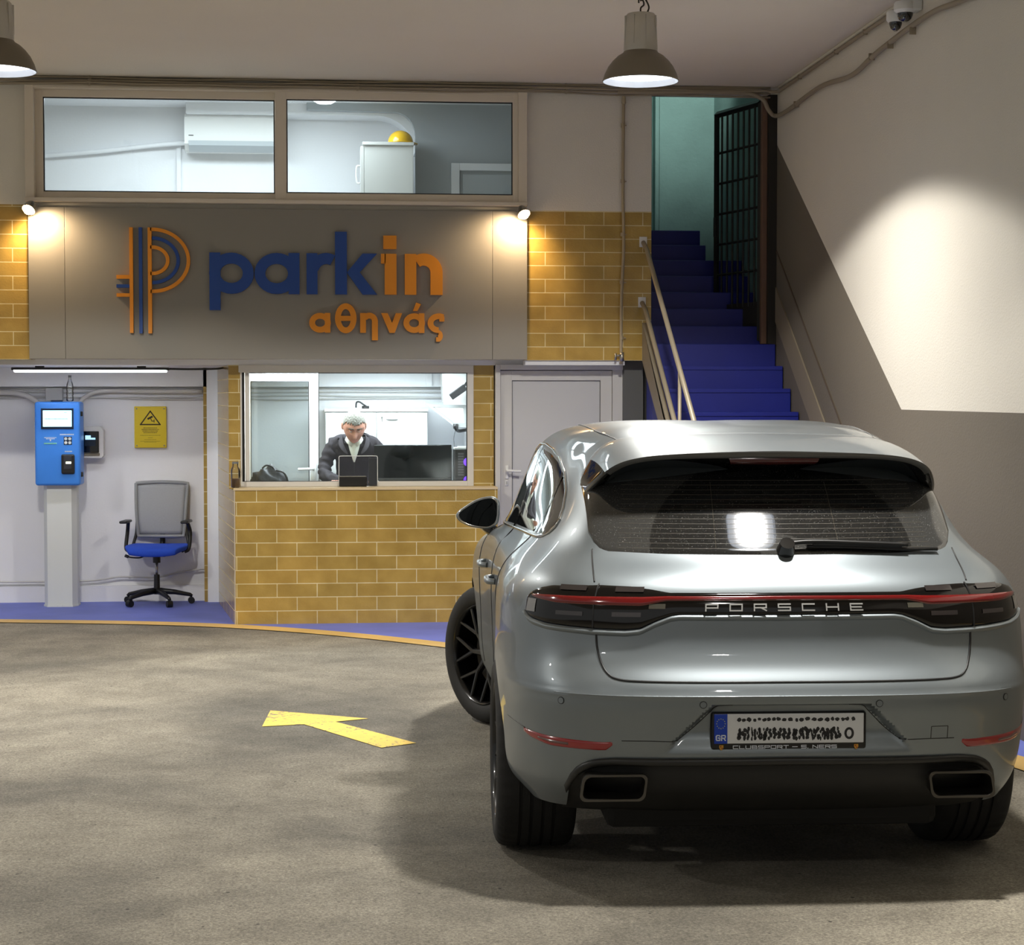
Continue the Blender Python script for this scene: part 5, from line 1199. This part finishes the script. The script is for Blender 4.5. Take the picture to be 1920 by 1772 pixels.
# blurred-out number: rows of irregular dark marks, ending in an O
rp = random.Random(11)
bm = BM()
def blob(bm, cx_, cz_, w_, h_):
    n_ = 9; prism(bm, [(cx_ + w_ * .5 * cos(2 * pi * q / n_) * rp.uniform(.65, 1.15), cz_ + h_ * .5 * sin(2 * pi * q / n_) * rp.uniform(.65, 1.15)) for q in range(n_)], 'xz', -.0212, -.0204)
x = -.172
while x < .222:
    w_ = rp.uniform(.013, .022); blob(bm, x, .0375 + rp.uniform(-.002, .002), w_, rp.uniform(.012, .016)); x += w_ + rp.uniform(-.001, .004)
finish('blurred_marks', bm, mat('plate_ink', (28, 28, 30), .5), plt)
bm = BM(); x = -.172
while x < .178:
    w_ = rp.uniform(.006, .015)
    for q in (-.014, -.005, .005, .014): blob(bm, x + rp.uniform(-.005, .005), -.012 + q + rp.uniform(-.003, .003), w_ * rp.uniform(.8, 1.3), rp.uniform(.013, .022))
    x += w_ + rp.uniform(.0, .004)
finish('blurred_marks', bm, MATS['plate_ink'], plt)
bm = BM(); arc(bm, .207, -.012, .0165, .0205, .008, 0, 360, -.0214, -.0204); finish('plate_digit', bm, MATS['plate_ink'], plt)
putf = lambda x, z, d_: (x, -.0181 - d_, z)
x = -.192
for ch in 'CLUBSPORT - S. NERS':
    if ch == ' ': x += .009; continue
    w_ = .0035 if ch == '.' else .0165
    bm = BM(); glyph(bm, ch, x, -.0625, .0165 if ch != '.' else .008, .0098, .0022, .0006, putf); finish('letter', bm, MATS['plate_letter_white'], plt); x += w_ + .0052
for x in (-.233, .232):
    bm = BM(); prism(bm, [(x - .007, -.050), (x + .007, -.050), (x + .0075, -.058), (x + .004, -.065), (x, -.0675), (x - .004, -.065), (x - .0075, -.058)], 'xz', -.0195, -.0178); ob = finish('crest', bm, mat('crest_gold', (200, 150, 60), .35, .5), plt)
    bm = BM(); box(bm, x - .004, x - .0005, -.0199, -.019, -.057, -.0525); box(bm, x + .0005, x + .004, -.0199, -.019, -.0635, -.059); finish('crest_detail', bm, mat('crest_red', (140, 30, 24), .4), ob)

# ---- diffuser and exhausts
DT = fI([-.765, -.755, -.735, -.70, -.66, -.6, 0, .6, .66, .70, .735, .755, .765], [.385, .415, .455, .482, .495, .502, .506, .502, .495, .482, .455, .415, .385])
def diff(z_of, name, m, yoff, half=.765):
    bm = BM(); xs = np.linspace(-half, half, 80)
    P = []
    for k_, (o, f_) in enumerate(z_of):
        P.append([Vector((x * (1 - .004 * k_), castR(x, max(DT(x), .38), 0).y + f_ , DT(x) + o if o is not None else .255)) for x in xs])
    grid_patch(bm, P); return finish(name, bm, m, car, True)
DTR = mat('diffuser_trim', (34, 34, 33), .4, .1)
dfs = diff([(.004, .012), (.004, -.008), (-.004, -.013), (-.016, -.012), (-.024, -.002), (-.026, .03)], 'diffuser', DTR, 0)
bm = BM(); xs = np.linspace(-.75, .75, 60)
grid_patch(bm, [[Vector((x, castR(x, .5, 0).y + f_, min(DT(x) - .02, z_))) for x in xs] for z_, f_ in ((.49, .028), (.44, .030), (.40, .045), (.36, .09), (.31, .16), (.26, .30))])
finish('diffuser_panel', bm, mat('diffuser_black', (13, 13, 13), .6), dfs, True)
for sg in (-1, 1):
    ex = bpy.data.objects.new('exhaust_tip', None); COL.objects.link(ex); ex.parent = car; ex.location = (sg * .602, -.90, .408)
    def rr_loop(w_, h_, y_, r_=.022, n_=6, sk=.0):
        o_ = []
        for cx_, cz_, a0_ in ((w_ - r_, h_ - r_, 0), (-w_ + r_, h_ - r_, 90), (-w_ + r_, -h_ + r_, 180), (w_ - r_, -h_ + r_, 270)):
            for q in range(n_ + 1):
                a = radians(a0_ + 90 * q / n_); xx = cx_ + r_ * cos(a); zz = cz_ + r_ * sin(a)
                o_.append(Vector((xx - sg * .012 * (zz < 0) * 0 + sg * .02 * (-zz / h_) * .3, y_ + sk * xx, zz)))
        return o_
    bm = BM(); L6 = [rr_loop(.096, .036, .22), rr_loop(.108, .044, .02), rr_loop(.113, .047, -.002), rr_loop(.112, .046, -.012), rr_loop(.104, .0385, -.012), rr_loop(.100, .035, .0), rr_loop(.096, .032, .16)]
    grid_patch(bm, L6, close_u=True); finish('pipe', bm, mat('exhaust_metal', (96, 93, 88), .3, .95), ex, True, angle=50)
    bm = BM(); bm.faces.new([bm.verts.new(p) for p in rr_loop(.0965, .0325, .14)]); finish('baffle', bm, CDARK, ex)
bm = BM(); box(bm, -.60, .60, -.62, 3.35, .20, .40, .03); finish('underbody', bm, CDARK, car)

# ---- side windows and trims
wb = fI([-.24, -.2, -.12, 0, 1, 1.9, 2.02], [1.262, 1.235, 1.215, 1.205, 1.170, 1.135, 1.135])
wt = fI([-.24, -.2, -.1, .1, .3, .55, .85, 1.15, 1.4, 1.65, 1.9, 2.02], [1.27, 1.315, 1.375, 1.445, 1.49, 1.520, 1.532, 1.528, 1.49, 1.385, 1.215, 1.14])
SG_ = mat('side_glass', (7, 8, 9), 0.02, coat=1.0, coat_rough=0.0)
for sg in (-1, 1):
    sw = patch('side_window', lambda s, z, o: castL(s, z, sg, o), -.24, 2.02, wt, wb, SG_, .002, 70, 14)
    ys = np.linspace(-.235, 2.0, 60)
    loop = [castL(y, wt(y) + .004, sg, .003) for y in ys] + [castL(y, wb(y) - .004, sg, .003) for y in ys[::-1]]
    bm = BM(); tube(bm, loop + [loop[0]], .006, 6, False); finish('window_trim', bm, CHROME, sw, True)
    for y_, w_ in ((.12, .018), (1.02, .035)):
        bm = BM(); grid_patch(bm, [[castL(y_ + a * w_ + (z - 1.2) * -.10, z, sg, .0045) for a in (-1, 0, 1)] for z in np.linspace(wb(y_), wt(y_) - .003, 10)]); finish('window_pillar', bm, CGLOSS, sw, True)
    cs = lambda s, z, o: castL(s, z, sg, o)
    seam('door_seam', [(1.03, 1.16), (1.04, .9), (1.03, .6), (1.0, .42)], cs, .003)
    seam('door_seam', [(.18, 1.20), (.28, 1.05), (.42, .85), (.50, .70), (.52, .55), (.56, .42)], cs, .003)
    seam('door_seam', [(2.12, 1.11), (2.16, .9), (2.14, .6), (2.1, .42)], cs, .003)
    for y_, z_ in ((1.62, .955), (.72, .965)):
        c0 = castL(y_, z_, sg, 0)
        bm = BM(); tube(bm, smoothpath([c0 + Vector((-.0 * sg, -.10, .0)), c0 + Vector((sg * .030, -.075, 0)), c0 + Vector((sg * .036, .0, .002)), c0 + Vector((sg * .030, .075, 0)), c0 + Vector((0, .10, 0))]), .013, 10)
        bmesh.ops.scale(bm, vec=(1, 1, 1.0), verts=bm.verts); finish('door_handle', bm, PAINT, car, True)
# ---- mirrors
MC = [(1, .15), (.97, .70), (.72, .98), (.35, .97), (-.1, .78), (-.55, .42), (-.92, .05), (-1, -.25), (-.82, -.58), (-.4, -.86), (.1, -.99), (.55, -1.0), (.88, -.72), (.98, -.3)]
MOUT = smoothpath([(a, 0, b) for a, b in MC + MC[:1]], 6)[:-1]
for sg in (-1, 1):
    mr = bpy.data.objects.new('wing_mirror', None); COL.objects.link(mr); mr.parent = car; mr.location = (sg * .963, 2.08, 1.167)
    def outl(k_, y_, n_=84):
        o_ = []
        for q in range(n_):
            p_ = MOUT[int(q * len(MOUT) / n_) % len(MOUT)]
            o_.append(Vector((-sg * p_.x * .109 * k_, y_, p_.z * .080 * k_)))
        return o_
    bm = BM(); grid_patch(bm, [outl(.86, -.008), outl(.93, -.014), outl(.98, -.012), outl(1.0, .0), outl(.98, .03), outl(.90, .075), outl(.68, .115), outl(.3, .135), outl(.01, .14)], close_u=True)
    finish('shell', bm, PAINT, mr, True)
    bm = BM(); tube(bm, [p * 1 for p in outl(.90, -.013)] + [outl(.90, -.013)[0]], .004, 6, False); finish('rim', bm, CHROME, mr, True)
    bm = BM(); bm.faces.new([bm.verts.new(p) for p in outl(.90, -.008)]); finish('mirror_glass', bm, mat('mirror_glass', (34, 36, 36), 0.02, 0.9), mr)
    bm = BM(); tube(bm, smoothpath([(-sg * .03, .03, -.055), (-sg * .06, .03, -.085), (-sg * .11, .03, -.115)]), [.030] * 16 + [.022], 12); finish('stem', bm, CGLOSS, mr, True)

# ---- wheels
TYRE = mat('tyre_rubber', (24, 24, 24), 0.75, noise=.15, nscale=40, bump=.15, bscale=300); RIM = mat('rim_black', (16, 16, 17), 0.28, .5, coat=.6)
def wheel(name, x, y, sg, w=.295, steer=0.0):
    t = bpy.data.objects.new(name, None); COL.objects.link(t); t.parent = car; t.location = (x, y, .372); t.rotation_euler = (0, 0, steer)
    R = .370; hw = w / 2; n_ = 180
    prof = [(.262, -hw + .02, 0), (.275, -hw + .006, 0), (.30, -hw - .004, 0), (.325, -hw - .003, 0), (.345, -hw + .004, 0), (.358, -hw + .015, 2), (.365, -hw + .03, 1), (.368, -hw + .052, 1)]
    gx = [-.062, -.022, .022, .062]; g = .005
    prof2 = []
    for c_ in gx: prof2 += [(R - .0008, c_ - g - .0015, 0), (R - .009, c_ - g, 0), (R - .009, c_ + g, 0), (R - .0008, c_ + g + .0015, 0)]
    prof = prof + prof2 + [(a, -b_, c_) for a, b_, c_ in prof[::-1]]
    bm = BM(); P = []
    for a_, b_, c_ in prof:
        P.append([Vector((b_, (a_ - (.004 if c_ and (q % 4 == 0) else 0)) * cos(2 * pi * q / n_), (a_ - (.004 if c_ and (q % 4 == 0) else 0)) * sin(2 * pi * q / n_))) for q in range(n_)])
    grid_patch(bm, P, close_u=True); finish('tyre', bm, TYRE, t, True, angle=35)
    bm = BM(); s_ = sg
    lathe(bm, [(.262, s_ * (hw - .018)), (.268, s_ * (hw - .008)), (.264, s_ * (hw - .004)), (.256, s_ * (hw - .012)), (.250, s_ * (hw - .03)), (.242, s_ * (hw - .10)), (.242, -s_ * (hw - .03)), (.262, -s_ * (hw - .015))], seg=72, axis='x'); rm = finish('rim', bm, RIM, t, True, angle=40)
    bm = BM(); lathe(bm, [(0, s_ * .035), (.17, s_ * .035), (.175, s_ * .02), (0, s_ * .02)], seg=48, axis='x'); finish('brake_disc', bm, mat('disc_metal', (70, 68, 66), .4, .8), t, True, angle=40)
    bm = BM(); lathe(bm, [(0, s_ * (hw - .035)), (.028, s_ * (hw - .035)), (.034, s_ * (hw - .042)), (.062, s_ * (hw - .05)), (.07, s_ * (hw - .08)), (0, s_ * (hw - .09))], seg=40, axis='x'); finish('hub', bm, RIM, rm, True, angle=40)
    for k_ in range(7):
        bm = BM(); a0_ = 2 * pi * k_ / 7
        def bar(r0, t0, r1, t1, w0, w1, x0_, x1_):
            p0 = Vector((0, r0 * cos(t0), r0 * sin(t0))); p1 = Vector((0, r1 * cos(t1), r1 * sin(t1))); d__ = (p1 - p0).normalized(); nn = Vector((0, -d__.z, d__.y))
            q_ = []
            for p_, w_, x_ in ((p0, w0, x0_), (p1, w1, x1_)):
                q_.append([p_ + nn * w_ + Vector((s_ * (x_ - .006), 0, 0)), p_ + nn * w_ * .55 + Vector((s_ * x_, 0, 0)), p_ - nn * w_ * .55 + Vector((s_ * x_, 0, 0)), p_ - nn * w_ + Vector((s_ * (x_ - .006), 0, 0)), p_ - nn * w_ * .8 + Vector((s_ * (x_ - .035), 0, 0)), p_ + nn * w_ * .8 + Vector((s_ * (x_ - .035), 0, 0))])
            A = [bm.verts.new(v_) for v_ in q_[0]]; B = [bm.verts.new(v_) for v_ in q_[1]]; bm.faces.new(A); bm.faces.new(B[::-1])
            for i_ in range(6): bm.faces.new((A[i_], A[(i_ + 1) % 6], B[(i_ + 1) % 6], B[i_]))
        bar(.045, a0_, .135, a0_, .017, .012, hw - .045, hw - .035)
        bar(.125, a0_, .255, a0_ + .26, .011, .009, hw - .036, hw - .014); bar(.125, a0_, .255, a0_ - .26, .011, .009, hw - .036, hw - .014)
        finish('spoke', bm, RIM, rm)
    return t
wheel('rear_wheel', -.825, 0, -1); wheel('rear_wheel', .825, 0, 1)
wheel('front_wheel', -.825, 2.75, -1, .265, radians(31)); wheel('front_wheel', .825, 2.75, 1, .265, radians(31))
# =================================================================== MAN IN THE BOOTH
man = thing('person', 'grey haired man in dark jacket and light shirt bending over the desk in the booth', 'person', (.177, 15.32, 0.0045))
SKIN = mat('skin', (168, 118, 98), .55, noise=.08, nscale=14); JACK = mat('jacket', (46, 42, 46), .8, noise=.15, nscale=30, bump=1.0, bscale=9, spec=.25)
SHIRT = mat('shirt', (200, 200, 188), .7); HAIR = mat('hair_grey', (112, 110, 102), .8, noise=.35, nscale=60, bump=.8, bscale=90); TROU = mat('trousers', (40, 42, 50), .8)
def skin_mesh(name, verts, edges, radii, m, parent, lv=2, root=0):
    me = bpy.data.meshes.new(name); me.from_pydata([Vector(v) for v in verts], edges, []); me.materials.append(m)
    o = bpy.data.objects.new(name, me); COL.objects.link(o); o.parent = parent
    sk = o.modifiers.new('k', 'SKIN'); sk.use_smooth_shade = True
    for i, r in enumerate(radii):
        q = me.skin_vertices[0].data[i]; q.radius = r if isinstance(r, tuple) else (r, r); q.use_root = (i == root)
    sb = o.modifiers.new('s', 'SUBSURF'); sb.levels = lv; sb.render_levels = lv
    bpy.context.view_layer.update(); ev = o.evaluated_get(bpy.context.evaluated_depsgraph_get())
    me2 = bpy.data.meshes.new_from_object(ev); o.modifiers.clear(); o.data = me2
    for p in me2.polygons: p.use_smooth = True
    if not me2.materials: me2.materials.append(m)
    return o
# local frame: -y faces the viewer; feet on floor; hips back, torso leaning over the desk
LX = -.0
def body_skin():
    V = [(0, .25, .93), (0, .23, 1.05), (0, .20, 1.20), (0, .07, 1.335), (0, .0, 1.40), (0, -.045, 1.425)]
    E = [(0, 1), (1, 2), (2, 3), (3, 4), (4, 5)]; R_ = [(.15, .11), (.15, .11), (.165, .12), (.15, .11), (.065, .06), (.055, .055)]
    for sg in (-1, 1):
        b = len(V)
        V += [(sg * .10, .25, .86), (sg * .12, .22, .50), (sg * .13, .27, .09), (sg * .14, .17, .05)]; E += [(0, b), (b, b + 1), (b + 1, b + 2), (b + 2, b + 3)]; R_ += [.095, .07, .05, .045]
    return V, E, R_
# continuous body: torso, arms, legs (jacket above, trousers as a child garment)
V, E, R_ = body_skin()
SH = {-1: [(-.165, .055, 1.345), (-.235, .07, 1.20), (-.245, -.02, 1.10), (-.165, -.20, 1.075), (-.12, -.25, 1.068)], 1: [(.165, .055, 1.345), (.235, .07, 1.22), (.235, .0, 1.11), (.195, -.17, 1.08), (.165, -.22, 1.068)]}
for sg in (-1, 1):
    b = len(V); V += SH[sg]; E += [(3, b)] + [(b + i, b + i + 1) for i in range(4)]; R_ += [.075, .060, .052, .040, .026]
body_ = skin_mesh('body', V, E, R_, JACK, man)
body_.data.materials.append(TROU)
for v in body_.data.vertices:                      # soft cloth folds, strongest along the sleeves
    c = v.co; k = .0045 if abs(c.x) < .15 else .0065
    v.co = c + v.normal * k * (sin(c.z * 95 + c.x * 40 + 3 * sin(c.y * 22)) + .6 * sin(c.z * 47 - c.y * 60))
for p in body_.data.polygons:
    if p.center.z < .90: p.material_index = 1
# hands: palm with five separate fingers each
def hand(sg, loc, rz):
    V = [(0, .03, .0), (0, -.01, .0), (0, -.045, -.002)]; E = [(0, 1), (1, 2)]; R_ = [(.024, .017), (.034, .014), (.036, .012)]
    o = skin_mesh('hand', V, E, R_, SKIN, man, 2); o.location = loc; o.rotation_euler = (0, 0, rz)
    for k, (x, L_) in enumerate(((-.030, .056), (-.011, .068), (.009, .070), (.028, .062))):
        x *= -sg
        f = skin_mesh('finger', [(x * .85, -.055, 0), (x, -.055 - L_ * .45, .010), (x * 1.05, -.055 - L_ * .8, .002), (x * 1.05, -.055 - L_, -.010)], [(0, 1), (1, 2), (2, 3)], [.0095, .0088, .0080, .0068], SKIN, o, 2)
    skin_mesh('thumb', [(-sg * -.022 * -1, -.012, 0), (sg * .046 * -1 * -1 if False else -sg * .044, -.035, .0), (-sg * .052, -.062, -.004)], [(0, 1), (1, 2)], [.012, .010, .008], SKIN, o, 2)
hand(-1, (-.115, -.275, 1.058), radians(-25)); hand(1, (.155, -.245, 1.058), radians(12))
# head: bowed, looking down at the desk
hd = bpy.data.objects.new('head', None); COL.objects.link(hd); hd.parent = man; hd.location = (0.0, -.12, 1.50); hd.rotation_euler = (radians(34), 0, radians(4)); hd.scale = (1.16, 1.16, 1.16)
def headshape(v, infl=0.0, hair=False):
    n = v.normalized(); x, y, z = n
    sx_, sy_, sz_ = .078, .098, .118
    p = Vector((x * sx_, y * sy_, z * sz_))
    if z < 0:                                        # jaw narrows, chin forward
        k = -z; p.x *= 1 - .34 * k ** 1.5; p.y *= 1 - .20 * k; p.y += -.022 * k * k
    if y < -.25 and not hair:
        f = (-y - .25) / .75
        p.y += .010 * math.exp(-((z - .12) / .13) ** 2) * f * (1 if abs(x) < .75 else 0)          # eye line set back
        p.y -= .007 * math.exp(-((z - .34) / .10) ** 2) * f                                       # brow
        p.y -= .027 * math.exp(-(x / .13) ** 2) * math.exp(-((z + .20) / .16) ** 2) * f          # nose tip
        p.y -= .014 * math.exp(-(x / .11) ** 2) * math.exp(-((z - .0) / .18) ** 2) * f           # nose bridge
        for e in (-1, 1): p.y += .012 * math.exp(-((x - e * .36) / .15) ** 2 - ((z - .14) / .10) ** 2)   # sockets
        p.y += .005 * math.exp(-((z + .50) / .035) ** 2) * math.exp(-(x / .28) ** 2)             # mouth line
        p.y -= .005 * math.exp(-((z + .44) / .05) ** 2) * math.exp(-(x / .28) ** 2)
        p.y -= .006 * math.exp(-((z + .80) / .12) ** 2) * math.exp(-(x / .3) ** 2)
    return p * (1 + infl)
bm = BM(); bmesh.ops.create_icosphere(bm, subdivisions=5, radius=1)
for v in bm.verts: v.co = headshape(v.co)
finish('face', bm, SKIN, hd, True)
bm = BM(); bmesh.ops.create_icosphere(bm, subdivisions=5, radius=1)
rm_ = []
for v in bm.verts:
    n = v.co.normalized(); lim = .50 if n.y < -.45 else (.50 - (n.y + .45) * 1.25 if n.y < .2 else -.45)
    lim += .05 * sin(n.x * 31) + .03 * sin(n.x * 67 + 1)
    if n.z < lim and n.z < .66: rm_.append(v)
    v.co = headshape(v.co, .045 + .014 * sin(n.x * 23) * sin(n.y * 19 + n.z * 17), True)
bmesh.ops.delete(bm, geom=rm_, context='VERTS'); hr_ = finish('hair', bm, HAIR, hd, True); md = hr_.modifiers.new('s', 'SOLIDIFY'); md.thickness = .008; md.offset = -1
for e in (-1, 1):
    bm = BM(); bmesh.ops.create_icosphere(bm, subdivisions=3, radius=1)
    for v in bm.verts:
        q = v.co; v.co = Vector((q.x * .009 + e * .080 + e * .006 * q.y, q.y * .018 + .008, q.z * .030 - .002))
    finish('ear', bm, SKIN, hd, True)
    bm = BM(); bmesh.ops.create_uvsphere(bm, u_segments=16, v_segments=10, radius=.0125); bmesh.ops.translate(bm, vec=(e * .028, -.0745, .016), verts=bm.verts); finish('eye', bm, mat('eye_white', (190, 180, 170), .2), hd, True)
    bm = BM(); bmesh.ops.create_uvsphere(bm, u_segments=14, v_segments=8, radius=.0138)
    for v in bm.verts: v.co.z *= .9
    bmesh.ops.translate(bm, vec=(e * .028, -.0742, .021), verts=bm.verts); finish('eyelid', bm, SKIN, hd, True)
    bm = BM(); tube(bm, smoothpath([(e * .012, -.097, .040), (e * .028, -.098, .045), (e * .046, -.086, .040)]), .0045, 6); finish('eyebrow', bm, mat('brow_grey', (74, 66, 58), .95, spec=.1), hd, True)
bm = BM(); tube(bm, smoothpath([(-.022, -.087, -.062), (0, -.094, -.060), (.022, -.087, -.062)]), .0035, 6); finish('lips', bm, mat('lip', (150, 92, 84), .5), hd, True)
# shirt front and collar
bm = BM()
grid_patch(bm, [[(-.055, -.06, 1.40), (0, -.075, 1.385), (.055, -.06, 1.40)], [(-.045, -.085, 1.33), (0, -.105, 1.32), (.045, -.085, 1.33)], [(-.022, -.075, 1.26), (0, -.09, 1.25), (.022, -.075, 1.26)], [(-.004, -.055, 1.20), (0, -.06, 1.20), (.004, -.055, 1.20)]])
so = finish('shirt', bm, SHIRT, man, True); md = so.modifiers.new('s', 'SUBSURF'); md.levels = 2; md.render_levels = 2
for e in (-1, 1):
    bm = BM(); P = [[(e * .06, -.03, 1.425), (e * .052, -.075, 1.40), (e * .018, -.105, 1.36)], [(e * .075, -.05, 1.39), (e * .06, -.10, 1.365), (e * .022, -.115, 1.335)]]
    grid_patch(bm, P); so = finish('shirt_collar', bm, SHIRT, man, True); md = so.modifiers.new('s', 'SOLIDIFY'); md.thickness = .005
    bm = BM(); P = [[(e * .085, .03, 1.445), (e * .10, -.045, 1.42), (e * .085, -.10, 1.35), (e * .045, -.115, 1.28)], [(e * .125, .03, 1.41), (e * .135, -.06, 1.37), (e * .115, -.115, 1.31), (e * .05, -.118, 1.26)]]
    grid_patch(bm, P); so = finish('jacket_collar', bm, JACK, man, True); md = so.modifiers.new('s', 'SOLIDIFY'); md.thickness = .008; md2 = so.modifiers.new('u', 'SUBSURF'); md2.levels = 2; md2.render_levels = 2
bm = BM(); tube(bm, smoothpath([(0, -.065, 1.21), (0, -.035, 1.12), (0, .0, 1.06), (0, .06, .98)]), .004, 6); finish('zip', bm, BLACK, man, True)
